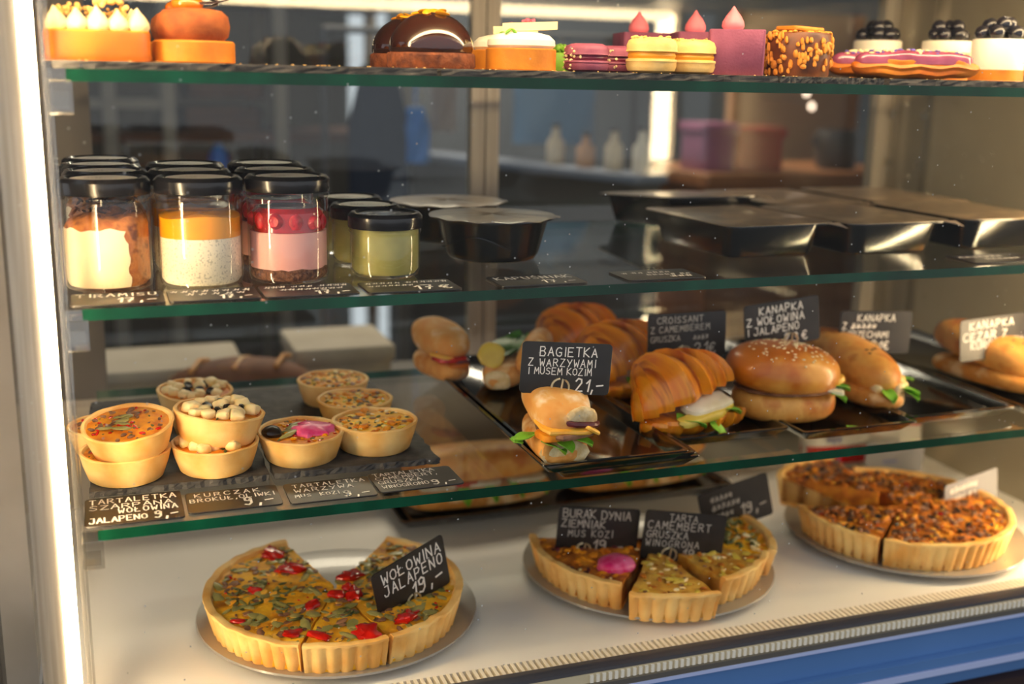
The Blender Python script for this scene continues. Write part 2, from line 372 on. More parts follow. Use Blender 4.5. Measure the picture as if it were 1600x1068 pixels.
# storage rack
t = thing('storage_rack', 'tall grey storage rack in the dark room behind the jars', 'rack', (0, 3.0, 0))
for x in (-.30, .03, .17, .45, .78):
    for y in (0, .4):
        MB().box(x - .016, x + .016, y - .016, y + .016, 0, 2.1).build('post', MATS['rack_paint'], t, smooth=False)
for k, z in enumerate((.45, .85, 1.0, 1.14, 1.25, 1.335, 1.6, 1.9)):
    MB().box(-.30, .17 if k in (3, 5) else .78, 0, .4, z - .012, z + .012).build('shelf', MATS['rack_paint'] if k in (3, 5) else MATS['wood_crate'], t, smooth=False)
for lab, x, z, s_ in (('brown wooden crate on the dark rack behind the middle jars', .31, 1.262, .1), ('brown wooden crate on the dark rack, above another crate', .32, 1.347, .1)):
    c = thing('wooden_crate', lab, 'crate', (x, 3.2, z), group='crates on the rack')
    MB().box(-s_, s_, -.13, .13, 0, .008).build('base', MATS['wood_crate'], c, smooth=False)
    for y in (-.13, .122):
        for z2_ in (.012, .04): MB().box(-s_, s_, y, y + .008, z2_, z2_ + .022).build('slat', MATS['wood_crate'], c, smooth=False)
    for x2 in (-s_, s_ - .008): MB().box(x2, x2 + .008, -.13, .13, .012, .062).build('side', MATS['wood_crate'], c, smooth=False)
t = thing('water_bottle', 'small blue plastic bottle on the dark rack behind the jars', 'bottle', (.29, 3.02, 1.152))
MB().lathe([(0, 0), (.022, 0), (.024, .01), (.024, .055), (.011, .072), (.011, .08)], 14).build('bottle_body', MATS['bright_blue'], t)
MB().lathe([(0, .08), (.013, .08), (.013, .092), (0, .092)], 12).build('cap', MATS['sky_blue'], t)
# work table directly behind the case
t = thing('work_table', 'low steel work table behind the case holding boxes and a brown loaf', 'table', (.5, 1.73, 0))
MB().prism(rrect(1.7, .34, .01), E_ - .53, E_ - .50, .003).build('table_top', MATS['counter_grey'], t)
for x in (-.8, .8):
    for y in (-.14, .14): MB().lathe([(0, 0), (.02, 0), (.02, E_ - .53), (0, E_ - .53)], 10, (x, y, 0)).build('leg', MATS['steel'], t)
for lab, x, y, w_, h_ in (('pale cardboard box behind the tartlets, at the left door', .075, 1.77, .22, .066), ('pale cardboard box behind the tartlets, nearer the sandwich trays', .345, 1.77, .15, .082)):
    b = thing('cardboard_box', lab, 'box', (x, y, E_ - .5), group='boxes on the work table')
    MB().prism(rrect(w_, .15, .006), 0, h_ * .7, .002).build('box_body', MATS['cream_box'], b)
    MB().prism(rrect(w_ + .01, .162, .006), h_ * .7, h_, .003).build('box_lid', MATS['cream_box'], b)
t = thing('bread_loaf', 'wide brown loaf blurred behind the tartlets', 'bread', (.178, 1.63, E_ - .5))
MB().sup((0, 0, .036), (.115, .055, .057), .9, 1, amp=.06, fr=14, zlo=-.62).build('crust', MATS['loaf_brown'], t)
for x in (-.06, 0, .06): MB().tube([(x - .015, -.03, .084), (x, 0, .092), (x + .015, .03, .084)], .004, 6).build('score_mark', MATS['bread'], t)
# counter further back with bottles
t = thing('bar_counter', 'blurred grey bar counter with a pale top edge in the back room', 'counter', (.96, 2.56, 0), (0, 0, radians(-69)))
MB().prism(rrect(.85, .10, .01), E_ - .215, E_ - .198, .003).build('counter_top', MATS['steel_blue'], t)
MB().box(-.40, .40, -.04, .05, .12, E_ - .215).build('counter_body', MATS['counter_grey'], t, smooth=False)
MB().box(-.39, .39, -.03, .04, 0, .12).build('plinth', MATS['gasket'], t, smooth=False)
for i, (x, y, h_, m, lab) in enumerate(((1.02, 2.50, .085, 'cream_box', 'slim pale bottle on the bar counter, nearest the middle door post'), (1.055, 2.40, .07, 'peach_wall', 'squat peach jar on the bar counter'), (1.085, 2.31, .085, 'cream_box', 'pale bottle on the bar counter between the peach jar and the lit strip'), (1.11, 2.22, .09, 'sticker', 'white bottle on the bar counter beside the lit strip'))):
    t = thing('counter_bottle', lab, 'bottle', (x, y, E_ - .198), group='bottles on the bar counter')
    MB().lathe([(0, 0), (.019, 0), (.021, .006), (.021, h_ * .6), (.009, h_ * .8), (.009, h_)], 14).build('bottle_body', MATS[m], t)
    MB().lathe([(0, h_), (.011, h_), (.011, h_ + .01), (0, h_ + .01)], 12).build('cap', MATS['gasket'], t)
# coats, cloths and a stand-in figure shape behind
def hanging(name, lab, cat, x, y, zt, w_, h_, m, rail=True):
    t = thing(name, lab, cat, (x, y, zt))
    b = MB(); rings = []
    for i in range(9):
        z = -h_ * i / 8; ww = w_ * (.55 + .45 * min(1, i / 3)); ring = []
        for j in range(20):
            a = 2 * pi * j / 20; ring.append((ww / 2 * cos(a), (.03 + .008 * sin(a * 5 + i)) * sin(a), z))
        rings.append(ring)
    b.loops(rings).build('cloth', MATS[m], t)
    MB().tube([(0, 0, -.005), (0, 0, .02), (.012, 0, .035), (.02, 0, .02)], .003, 6).build('hook', MATS['steel'], t)
    MB().tube([(0, 0, .01), (0, 0, E_ + .108 - zt)], .003, 6).build('strap', MATS[m], t)
t = thing('garment_rail', 'dark garment rail with hanging cloths behind the middle door post', 'rail', (.9, 2.66, 0))
MB().tube([(-.4, 0, E_ + .10), (.4, 0, E_ + .10)], .008, 8).build('bar', MATS['gasket'], t)
for x in (-.4, .4):
    MB().tube([(x, 0, .02), (x, 0, E_ + .10)], .009, 8).build('upright', MATS['gasket'], t)
    MB().box(x - .02, x + .02, -.16, .16, 0, .03).build('foot', MATS['gasket'], t, smooth=False)
hanging('figure_shape', 'dark navy apron shape standing in for a person, left of the middle door post', 'figure', .63, 2.66, E_ + .02, .15, .36, 'navy')  # plain cloth form in place of a person in dark clothes
hanging('blue_cloth', 'bright blue cloth hanging in front of the dark navy apron', 'cloth', .72, 2.66, E_ - .075, .07, .13, 'bright_blue')
hanging('blue_jacket', 'light blue jacket hanging to the right of the middle door post', 'jacket', 1.08, 2.66, E_ + .06, .22, .22, 'sky_blue')
mat('towel', '#8d7d74', rough=.8)
hanging('pale_towel', 'pinkish pale towel hanging just left of the middle door post', 'towel', .79, 2.66, E_ + .03, .06, .16, 'towel')
t = thing('wood_counter', 'blurred brown wooden counter on the right of the back room', 'counter', (1.66, 2.55, 0))
MB().prism(rrect(.62, .40, .01), E_ - .25, E_ - .215, .004).build('counter_top', MATS['wood_counter'], t)
for k in range(6): MB().box(-.29 + k * .097, -.29 + k * .097 + .094, -.18, .18, 0, E_ - .25).build('plank', MATS['wood_counter'], t, smooth=False)
for nm, lab, x, w_, h_, m in (('red_crate', 'red plastic crate on the wooden counter at the back', 1.55, .13, .10, 'red_plastic'), ('mauve_box', 'mauve box next to the red crate on the wooden counter', 1.43, .09, .11, 'mauve')):
    t = thing(nm, lab, 'box', (x, 2.5, E_ - .215))
    MB().prism(rrect(w_, .12, .01), 0, h_, .003).build('body', MATS[m], t)
    MB().prism(rrect(w_ + .014, .134, .01), h_ - .02, h_ + .006, .003).build('rim', MATS[m], t)
t = thing('dark_pot', 'dark round pot on the wooden counter below the small lamps', 'pot', (1.80, 2.48, E_ - .215))
MB().lathe([(0, 0), (.045, 0), (.055, .02), (.058, .08), (.052, .10), (.046, .10), (.05, .08), (.045, .02), (0, .015)], 20).build('pot_body', MATS['gasket'], t)
for s_ in (-1, 1): MB().tube([(s_ * .055, 0, .06), (s_ * .075, 0, .065), (s_ * .075, 0, .08), (s_ * .056, 0, .085)], .005, 6).build('handle', MATS['gasket'], t)
t = thing('wall_board', 'peach coloured panel on the back room wall behind the small lamps', 'panel', (1.98, 2.95, E_ - .35))
MB().box(-.22, .22, 0, .03, 0, .55).build('board', MATS['peach_wall'], t, smooth=False)
for x in (-.22, .2): MB().box(x, x + .02, -.01, .0, 0, .55).build('frame', MATS['wood_counter'], t, smooth=False)
for z, x, lab in ((-.062, 1.865, 'lowest of three small round warm lamps in the back room'), (-.025, 1.845, 'middle one of three small round warm lamps in the back room'), (.015, 1.82, 'topmost of three small round warm lamps in the back room')):
    t = thing('small_lamp', lab, 'lamp', (x, 2.70, E_ + z), group='small lamps in the back room')
    MB().sup((0, 0, 0), (.007, .007, .009), nu=12, nv=8).build('bulb', MATS['bulb'], t)
    MB().tube([(0, 0, .008), (0, .1, .02), (0, .25, .02)], .002, 6).build('stem', MATS['gasket'], t)

# ------------------------------------------------------------------ the display case
case = thing('display_case', 'glazed bakery display case with lit corner posts and blue front', 'display case', (0, 0, 0))
X0, X1, YF, YB = -.068, 1.19, .905, 1.50
MB().box(X0, X1, .945, YB, ZD - .02, ZD).build('deck', MATS['deck_white'], case, smooth=False)
MB().box(X0, X1, YB, YB + .03, ZD - .02, E_ - .428).build('back_panel', MATS['back_panel'], case, smooth=False)
MB().box(X1, X1 + .012, .95, YB + .03, ZD - .02, E_ + .134).build('end_wall', MATS['end_wall'], case, smooth=False)
MB().box(X0 - .008, X0, .955, YB + .03, ZD - .02, E_ + .134).build('end_glass', MATS['pane_glass'], case, smooth=False)
cn = MB().box(X0 - .03, X1 + .03, .88, YB + .04, E_ + .136, E_ + .26).build('canopy', MATS['aluminium'], case, smooth=False)
MB().box(X0, X1, .906, .911, ZD + .006, E_ + .134).build('front_glass', MATS['pane_glass'], case, smooth=False)
# corner posts with light strips
def post(x0, x1, l0, l1, m='led'):
    p = MB().prism([(x0, .915), (x1, .915), (x1, .945), (x0, .945)], ZD - .3, E_ + .134, .002).build('corner_post', MATS['aluminium'], case)
    MB().box(l0, l1, .914, .926, ZD + .004, E_ + .132).build('light_strip', MATS[m], p, smooth=False)
post(-.070, -.0505, -.0505, -.0405)
post(1.112, 1.130, 1.078, 1.111, 'led_right')
MB().box(-.03, 1.095, .925, .94, E_ + .116, E_ + .134).build('light_strip', MATS['led_top'], cn, smooth=False)
# clear slotted rail and shelf brackets on the left
MB().prism([(-.0375, .945), (-.0335, .945), (-.0335, .957), (-.0375, .957)], ZD, E_ + .134, .0008).build('bracket_rail', MATS['clear_plastic'], case)
MB().prism([(-.0330, .949), (-.0310, .949), (-.0310, .960), (-.0330, .960)], ZD, E_ + .134, .0005).build('bracket_rail', MATS['clear_plastic'], case)
for z in (ZS1, ZS2, ZS3):
    b = MB().prism([(-.0335, .9385), (-.0165, .9385), (-.0165, .965), (-.0335, .965)], z - .0345, z - .0085, .0012).build('shelf_bracket', MATS['clear_plastic'], case)
    MB().box(-.031, -.019, .9375, .9385, z - .030, z - .017).build('bracket_window', MATS['clear_plastic'], b, smooth=False)
    MB().box(-.0335, -.0205, .9375, .9386, z - .0085, z).build('bracket_lip', MATS['clear_plastic'], b, smooth=False)
# sliding glass doors at the back
fr = MB()
MB().box(X0, X0 + .06, YB + .002, YB + .022, E_ - .418, E_ + .134).build('door_stile', MATS['counter_grey'], case, smooth=False)  # widened to hide the light strip's reflection, coloured darker against its glow
for (x0, x1) in ( (.486, .506), (.508, .527), (X1 - .03, X1)):
    MB().box(x0, x1, YB + .002, YB + .022, E_ - .418, E_ + .134).build('door_stile', MATS['aluminium'], case, smooth=False)
MB().box(X0, X1, YB, YB + .03, E_ - .428, E_ - .418).build('door_rail', MATS['aluminium'], case, smooth=False)
MB().box(X0 + .06, .486, YB + .006, YB + .010, E_ - .418, E_ + .134).build('sliding_door_pane', MATS['door_glass'], case, smooth=False)
MB().box(.527, X1 - .03, YB + .014, YB + .018, E_ - .418, E_ + .134).build('sliding_door_pane', MATS['door_glass'], case, smooth=False)
# ribbed air grille along the front edge of the deck
gr = MB().box(X0, X1, .914, .945, ZD - .02, ZD - .006).build('air_grille', MATS['fin_cream'], case, smooth=False)
me = MB().box(-.0017, .0017, .919, .944, -.007, .001).mesh('slat', MATS['fin_white'], False)
n = int((1.17 - .03) / .0066)
for k in range(n): link('slat', me, gr, (.03 + k * .0066, 0, ZD))
MB().box(X0, X1, .900, .917, ZD - .006, ZD + .0062).build('gasket', MATS['gasket'], case, smooth=False)
g2 = MB().box(X0, X1, .8985, .903, ZD - .009, ZD + .0022).build('grille_reflection', MATS['fin_cream'], case, smooth=False)  # solid ribs modelled in place of the air grille's mirror image
me = MB().box(-.0017, .0017, .8965, .899, -.0065, .0015).mesh('slat', MATS['fin_white'], False)
for k in range(112): link('slat', me, g2, (.42 + k * .0066, 0, ZD))
MB().box(X0, X1, .895, .900, ZD - .0135, ZD - .0072).build('steel_trim', MATS['steel'], case, smooth=False)
fp = MB().box(X0 - .02, X1 + .02, .898, .912, ZD - .30, ZD - .0135).build('front_panel', MATS['blue_paint'], case, smooth=False)
MB().box(X0 - .02, X1 + .02, .8945, .899, ZD - .0175, ZD - .0135).build('panel_moulding', MATS['blue_light'], fp, smooth=False)
MB().prism([(X0 - .02, .888), (X1 + .02, .888), (X1 + .02, .899), (X0 - .02, .899)], ZD - .058, ZD - .046, .003).build('panel_moulding', MATS['blue_paint'], fp)
MB().box(X0 - .02, X1 + .02, .886, .899, ZD - .066, ZD - .0585).build('panel_moulding', MATS['blue_light'], fp, smooth=False)
MB().box(X0 - .02, X1 + .02, .884, .898, ZD - .20, ZD - .087).build('panel_step', MATS['brown_base'], fp, smooth=False)
MB().box(X0, X1, .92, YB, 0, ZD - .3).build('cabinet_base', MATS['brown_base'], case, smooth=False)
for y in (1.405, 1.478):
    r = MB().box(X1 - .008, X1, y, y + .012, ZD + .02, E_ + .13).build('bracket_rail', MATS['clear_plastic'], case, smooth=False)
    for z in (ZS1 - .05, ZS1 - .125, ZS2 - .06): MB().box(X1 - .016, X1 - .008, y, y + .014, z, z + .012).build('rail_clip', MATS['clear_plastic'], r, smooth=False)
# condensation drops on the end wall
dm = MB()
for k in range(150):
    y = R_(1.0, 1.48); z = R_(E_ - .36, E_ + .15); r = R_(.0012, .0032)
    dm.sup((X1 - .0005, y, z), (r * .5, r, r * 1.15), nu=7, nv=5)
stuff(dm.build('condensation_drops', glass('water', (.93, .93, .9), .2), case))
# neighbouring case seen past the corner
nb = thing('neighbouring_case', 'edge of another glass display case past the lit corner post on the far left', 'display case', (-.33, .93, 0))
MB().prism([(.118, .05), (.150, .05), (.150, .09), (.118, .09)], .2, E_ + .3, .003).build('frame_post', MATS['aluminium'], nb)
for x in (.19, .205, .222): MB().box(x, x + .003, -.02, .06, .4, E_ + .3).build('glass_strip', MATS['clear_plastic'], nb, smooth=False)
MB().box(-.1, .245, .30, .34, .2, E_ - .02).build('side_panel', MATS['cream_box'], nb, smooth=False)
MB().box(-.05, .12, .0, .60, 0, .2).build('plinth', MATS['gasket'], nb, smooth=False)
for z in (E_ - .16, E_ - .46): MB().box(.204, .222, -.02, .005, z, z + .012).build('clip', MATS['clear_plastic'], nb, smooth=False)

# ------------------------------------------------------------------ glass shelves
TH = .0095
def shelf(lab, z, y1):
    t = thing('glass_shelf', lab, 'shelf', (0, 0, z), group='glass shelves')
    x0, x1 = -.0335, 1.185
    b = MB().box(x0 + .013, x1, .94, y1, -TH, 0)
    b.mi = [0, 0, 1, 0, 1, 0]
    b.build('pane', [MATS['shelf_glass'], MATS['glass_edge']], t, smooth=False)
    return t
shelf('top glass shelf carrying pastries on slate', ZS1, 1.385)
shelf('middle glass shelf carrying jars and black boxes', ZS2, 1.385)
shelf('lowest glass shelf carrying tartlets and sandwich trays', ZS3, 1.385)

def slate(lab, x0, x1, y0, y1, z, grp):
    pts = []; nx, ny = 40, 24; j = lambda: R_(-.0012, .0012)
    for i in range(nx): pts.append((x0 + (x1 - x0) * i / nx, y0 + j()))
    for i in range(ny): pts.append((x1 + j(), y0 + (y1 - y0) * i / ny))
    for i in range(nx): pts.append((x1 - (x1 - x0) * i / nx, y1 + j()))
    for i in range(ny): pts.append((x0 + j(), y1 - (y1 - y0) * i / ny))
    cx, cy = (x0 + x1) / 2, (y0 + y1) / 2; pts = [(x - cx, y - cy) for x, y in pts]
    t = thing('slate_board', lab, 'slate board', (cx, cy, z), group=grp)
    rings = []
    for q, (zz, s_) in enumerate(((.0002, 1.), (.0022, .9985), (.0045, .9965), (.0062, .994))):
        rings.append([(x * s_ + R_(-.0008, .0008), y * s_ + R_(-.0008, .0008), zz + (R_(-.0004, .0004) if 0 < q < 3 else 0)) for x, y in pts])
    MB().loops(rings).build('slab', MATS['slate'], t, smooth=False)
SG1 = 'slate boards on the top shelf'
slate('slate board under the cream tart and cocoa puff on the top shelf', -.030, .275, .945, 1.19, ZS1, SG1)
slate('slate board under the chocolate domes and macarons on the top shelf', .279, .612, .945, 1.19, ZS1, SG1)
slate('slate board under the violet cubes and nut cake on the top shelf', .616, .735, .945, 1.19, ZS1, SG1)
slate('slate board under the eclairs and blueberry cakes on the top shelf', .742, 1.06, .945, 1.20, ZS1, SG1)
SG3 = 'slate boards under the tartlets'
slate('slate board under the stacked tartlets, at the left end', -.027, .134, 1.018, 1.315, ZS3, SG3)
slate('slate board under the pink tartlet and its three neighbours', .138, .300, 1.018, 1.315, ZS3, SG3)

# ------------------------------------------------------------------ top shelf: pastries
ZP = ZS1 + .0064
def V3(*a): return Vector(a)
# cream tart -----------------------------------------------------------
def drop_mesh(r, h, m, ridg=0., n=16):
    pr = [(0, 0), (r * .8, 0), (r, h * .16), (r * .95, h * .34), (r * .68, h * .58), (r * .3, h * .8), (r * .1, h * .95), (0, h)]
    return MB().lathe(pr, n, fn=(lambda p, a: (p[0] * (1 + ridg * cos(a * 5)), p[1] * (1 + ridg * cos(a * 5)), p[2])) if ridg else None).mesh('drop', m)
DROP = drop_mesh(.0088, .0185, MATS['meringue_cream'], .05)
def cream_tart(lab, loc, rz):
    t = thing('cream_tart', lab, 'tart', loc, (0, 0, rz), 'cream tarts')
    b = MB()
    ol = rrect(.081, .072, .012, 5)
    b.loops([[(x * s_, y * s_, z + R_(-.0003, .0003)) for x, y in ol] for z, s_ in ((0, .97), (.003, 1.0), (.006, .985), (.0215, .99), (.0225, .97))])
    b.build('tart_case', MATS['caramel_tart'], t)
    MB().prism(rrect(.079, .070, .012, 5), .0222, .0236, .0004).build('caramel_layer', MATS['egg_orange'], t)
    for yy in (-.024, .0, .022):
        for k in range(5): link('cream_drop', DROP, t, (-.030 + k * .0152 + R_(-.001, .001), yy, .0232), (R_(-.1, .1), R_(-.1, .1), k), (1, 1, R_(.9, 1.12)))
    rb = MB()
    for k in range(34):
        a = R_(0, 6.28); q = R_(0, 1) ** .5 * .011; rb.sup((.012 + q * cos(a), .004 + q * sin(a), .046 + (.012 - q) * R_(.2, .9)), (R_(.002, .0035),) * 3, nu=7, nv=5)
    stuff(rb.build('crumble', MATS['crumble'], t))
    rb = MB()
    for k in range(40): rb.sup((R_(-.032, .03), R_(-.018, .014), .036 + R_(0, .008)), (R_(.0014, .0026),) * 3, nu=6, nv=4)
    stuff(rb.build('crumble', MATS['crumble'], t))
    MB().prism(rrect(.083, .076, .01, 4), -.0006, .0, .0001).build('cake_board', MATS['gold_board'], t)
    return t
cream_tart('square caramel tart topped with rows of cream peaks, far left of the top shelf', (.003, 1.005, ZP), .06)
# cocoa puff -----------------------------------------------------------
def cocoa_puff(lab, loc, rz):
    t = thing('cocoa_puff_cake', lab, 'pastry', loc, (0, 0, rz), 'cocoa puff cakes')
    MB().lathe([(0, 0), (.032, 0), (.0335, .001), (.0335, .0165), (.032, .018), (0, .018)], 40, fn=lambda p, a: (p[0] * (1 + .01 * sin(a * 9)), p[1] * (1 + .01 * sin(a * 9)), p[2])).build('biscuit_base', MATS['biscuit_gold'], t)
    MB().lathe([(0, .0175), (.024, .0178), (.0285, .022), (.0300, .030), (.0285, .038), (.0235, .0425), (.014, .044), (0, .043)], 40).build('cocoa_cushion', MATS['puff_cocoa'], t)
    MB().sup((-.004, 0, .0475), (.0135, .0135, .0075), nu=20, nv=12).build('caramel_drop', MATS['caramel_gloss'], t)
    pts = [(.004 + .026 * sin(k / 12 * 2.2), -.006 + .004 * k / 12, .0475 + .013 * (1 - cos(k / 12 * 2.2)) * .45) for k in range(13)]
    b = MB()
    b.loops([[(x, y - .004, z), (x, y + .004, z), (x + .0006, y + .004, z + .0016), (x + .0006, y - .004, z + .0016)] for x, y, z in pts]); b.build('chocolate_curl', MATS['choc_matt'], t)
    MB().prism(rrect(.074, .07, .01), -.0006, 0, .0001).build('cake_board', MATS['gold_board'], t)
    return t
p0 = cocoa_puff('round cocoa cushion cake with a glossy caramel drop, in front', (.080, 1.003, ZP), 0)
dup(p0, (.079, 1.080, ZP), (0, 0, .4), 'round cocoa cushion cake half hidden behind its twin with the caramel drop', 'cocoa puff cakes')
# chocolate dome -------------------------------------------------------
FLAKE = MB().sup((0, 0, 0), (.0058, .0040, .0013), nu=10, nv=6).mesh('almond_flake', MATS['almond'])
def choc_dome(lab, loc, rz):
    t = thing('chocolate_dome', lab, 'pastry', loc, (0, 0, rz), 'chocolate domes')
    MB().lathe([(0, 0), (.0385, 0), (.040, .002), (.040, .0115), (.0385, .0135), (0, .0135)], 44, fn=lambda p, a: tuple(Vector(p) * (1 + .02 * noise.noise(Vector(p) * 260)))).build('crumbly_base', MATS['brownie'], t)
    pr = [(0, .013), (.0365, .013), (.0382, .0155)] + [(.0385 * cos(a), .016 + .0335 * sin(a)) for a in [i / 12 * pi / 2 for i in range(1, 12)]] + [(0, .0495)]
    MB().lathe(pr, 44).build('glazed_dome', MATS['choc'], t)
    for k in range(9):
        a = k * 2.4 + .5; q = .004 + .0125 * (k / 8) ** .6; z = .016 + .0335 * math.sqrt(max(0, 1 - (q / .0385) ** 2)) + .0012
        link('almond_flake', FLAKE, t, (q * cos(a), q * sin(a), z), (R_(-.5, .5), R_(-.5, .5), R_(0, 3)))
    MB().lathe([(0, -.0006), (.045, -.0006), (.045, 0), (0, 0)], 36).build('cake_board', MATS['gold_board'], t)
    return t
d0 = choc_dome('shiny chocolate dome cake with golden almond flakes, in front', (.288, 1.010, ZP), .3)
dup(d0, (.293, 1.100, ZP), (0, 0, 1.7), 'shiny chocolate dome cake standing behind the front dome', 'chocolate domes')
# cream tartlet with white chocolate -----------------------------------
def wchoc_tart(lab, loc, rz):
    t = thing('cream_tartlet', lab, 'tart', loc, (0, 0, rz), 'cream tartlets with white chocolate')
    MB().lathe([(0, 0), (.0315, 0), (.0325, .001), (.0325, .0185), (.031, .0195), (0, .0190)], 40).build('tart_case', MATS['biscuit_gold'], t)
    MB().lathe([(0, .019), (.028, .019), (.0315, .022), (.0310, .027), (.026, .0315), (.015, .034), (0, .0345)], 36).build('cream', MATS['white_cream'], t)
    MB().loops([[(x, y, z) for x, y, z in ((-.022, -.010, .034 + dz), (.030, -.014, .0370 + dz), (.030, .010, .0370 + dz), (-.004, .012, .035 + dz))] for dz in (0, .0072)]).build('white_chocolate_wedge', MATS['white_choc'], t, smooth=False)
    b = MB()
    for k in range(26): b.sup((R_(.002, .012), R_(-.008, .004), .0435 + R_(0, .0018)), (R_(.0008, .0016),) * 3, nu=6, nv=4)
    stuff(b.build('pink_crumbs', MATS['pink_crumb'], t))
    for s_ in (-1, 1): MB().sup((-.016 + s_ * .003, -.017, .034), (.0040, .0022, .0014), nu=10, nv=6, rot=Matrix.Rotation(s_ * .7, 3, 'Y')).build('mint_leaf', MATS['lettuce'], t)
    MB().prism(rrect(.078, .07, .01), -.0006, 0, .0001).build('cake_board', MATS['gold_board'], t)
    return t
c0 = wchoc_tart('round cream tartlet with white chocolate wedge and pink crumbs, in front', (.371, 1.000, ZP), 0)
dup(c0, (.383, 1.078, ZP), (0, 0, .3), 'round cream tartlet with white chocolate, behind the front tartlet', 'cream tartlets with white chocolate')
t = thing('pistachio_cake', 'small green pistachio cake between tartlet and violet macarons', 'cake', (.452, 1.105, ZP))
MB().prism(rrect(.046, .04, .008), 0, .019, .002).build('sponge', MATS['pistachio'], t)
b = MB()
for k in range(40): b.sup((R_(-.018, .018), R_(-.015, .015), .021 + R_(0, .005)), (R_(.002, .004),) * 3, nu=6, nv=4)
stuff(b.build('pistachio_crumbs', MATS['pistachio'], t))
# macarons -------------------------------------------------------------
def macaron(lab, loc, rz, R, h, ms, mf, kind):
    t = thing('macaron', lab, 'macaron', loc, (0, 0, rz), kind + ' macarons')
    a = h * .40
    def foot(z0, sg):
        return [(R * .99, z0), (R * 1.02, z0 + sg * h * .03), (R * .985, z0 + sg * h * .055)]
    fn = lambda p, an: tuple(Vector(p) * (1 + .012 * noise.noise(Vector(p) * 240)))
    MB().lathe([(0, 0), (R * .7, 0), (R * .93, h * .07), (R, h * .2), (R * .985, h * .29), (R * 1.02, h * .33), (R * 1.0, h * .385), (R * .9, a), (0, a)], 36, fn=fn).build('shell', MATS[ms], t)
    MB().lathe([(0, a - .0004), (R * .9, a - .0004), (R * .95, h * .48), (R * .9, h * .58), (0, h * .58)], 36).build('filling', MATS[mf], t)
    MB().lathe([(0, h * .57), (R * .92, h * .57), (R * 1.02, h * .6), (R * .99, h * .67), (R, h * .76), (R * .92, h * .90), (R * .7, h * .98), (0, h)], 36, fn=fn).build('shell', MATS[ms], t)
    b = MB()
    for k in range(26 if kind == 'yellow' else 22):
        if kind == 'yellow': an = R_(0, 6.28); q = R * R_(.5, .85); z = h * .985 + R_(-.0008, .0008)
        else: an = R_(2.7, 4.2); q = R * R_(.9, 1.0); z = R_(.1, .95) * h
        b.sup((q * cos(an), q * sin(an), z), (R_(.0012, .0024), R_(.0008, .0016), R_(.0008, .0016)), nu=6, nv=4)
    stuff(b.build('crumb_coating', MATS['crumble'] if kind == 'yellow' else MATS['white_choc'], t))
    return t
macaron('violet macaron with white crumbs on its left side, in front', (.437, 1.000, ZP), 0, .0213, .0262, 'mac_purple', 'mac_purple_fill', 'violet')
macaron('violet macaron peeking out between the violet and the yellow macaron', (.486, 1.045, ZP), .3, .0213, .0262, 'mac_purple', 'mac_purple_fill', 'violet')
macaron('pale yellow macaron with crumbs on top, the nearer one', (.500, .990, ZP), 0, .0242, .0335, 'mac_yellow', 'mac_yellow_fill', 'yellow')
macaron('pale yellow macaron with crumbs on top, beside the violet cube', (.556, 1.012, ZP), .8, .0242, .0335, 'mac_yellow', 'mac_yellow_fill', 'yellow')
# violet cubes ---------------------------------------------------------
PD = drop_mesh(.0112, .0235, MATS['pink_drop'], 0, 22)
def violet_cube(lab, loc, rz):
    t = thing('violet_cube_cake', lab, 'cake', loc, (0, 0, rz), 'violet cube cakes')
    MB().prism(rrect(.054, .054, .003, 3), 0, .0435, .001).build('velvet_cube', MATS['violet_velvet'], t)
    link('pink_cream_drop', PD, t, (-.004, .0, .0433))
    MB().prism(rrect(.062, .062, .006), -.0006, 0, .0001).build('cake_board', MATS['gold_board'], t)
    return t
v0 = violet_cube('violet velvet cube cake with pink drop, the nearest of three', (.602, 1.008, ZP), -.5)
dup(v0, (.605, 1.090, ZP), (0, 0, -.3), 'violet velvet cube cake with pink drop, right behind the nearest cube', 'violet cube cakes')
dup(v0, (.568, 1.150, ZP), (0, 0, -.2), 'violet velvet cube cake with pink drop, behind the yellow macarons', 'violet cube cakes')
# nut cake -------------------------------------------------------------
t = thing('nut_cake', 'round cake coated in chopped nuts with a thin biscuit on top', 'cake', (.674, 1.008, ZP))
MB().lathe([(0, 0), (.031, 0), (.0325, .002), (.0325, .040), (.030, .043), (0, .043)], 36).build('praline_body', MATS['praline'], t)
NUT = MB().sup((0, 0, 0), (.0040, .0030, .0018), nu=7, nv=5, amp=.35, fr=300).mesh('nut_piece', MATS['nut'])
for k in range(170):
    a = R_(0, 6.283); z = R_(.003, .041)
    if z < .012 and random.random() < .55: continue
    link('nut_piece', NUT, t, (.0330 * cos(a), .0330 * sin(a), z), (R_(0, 3), pi / 2, a), (R_(.6, 1.3), R_(.7, 1.3), 1))
for k in range(40):
    a = R_(0, 6.283); q = R_(.008, .030); link('nut_piece', NUT, t, (q * cos(a), q * sin(a), .0432), (R_(-.3, .3), R_(-.3, .3), a))
MB().prism(rrect(.042, .03, .004), .0445, .0488, .001).build('biscuit', MATS['biscuit_gold'], t, rot=(0, .03, .2))
MB().prism(rrect(.07, .07, .006), -.0006, 0, .0001).build('cake_board', MATS['gold_board'], t)
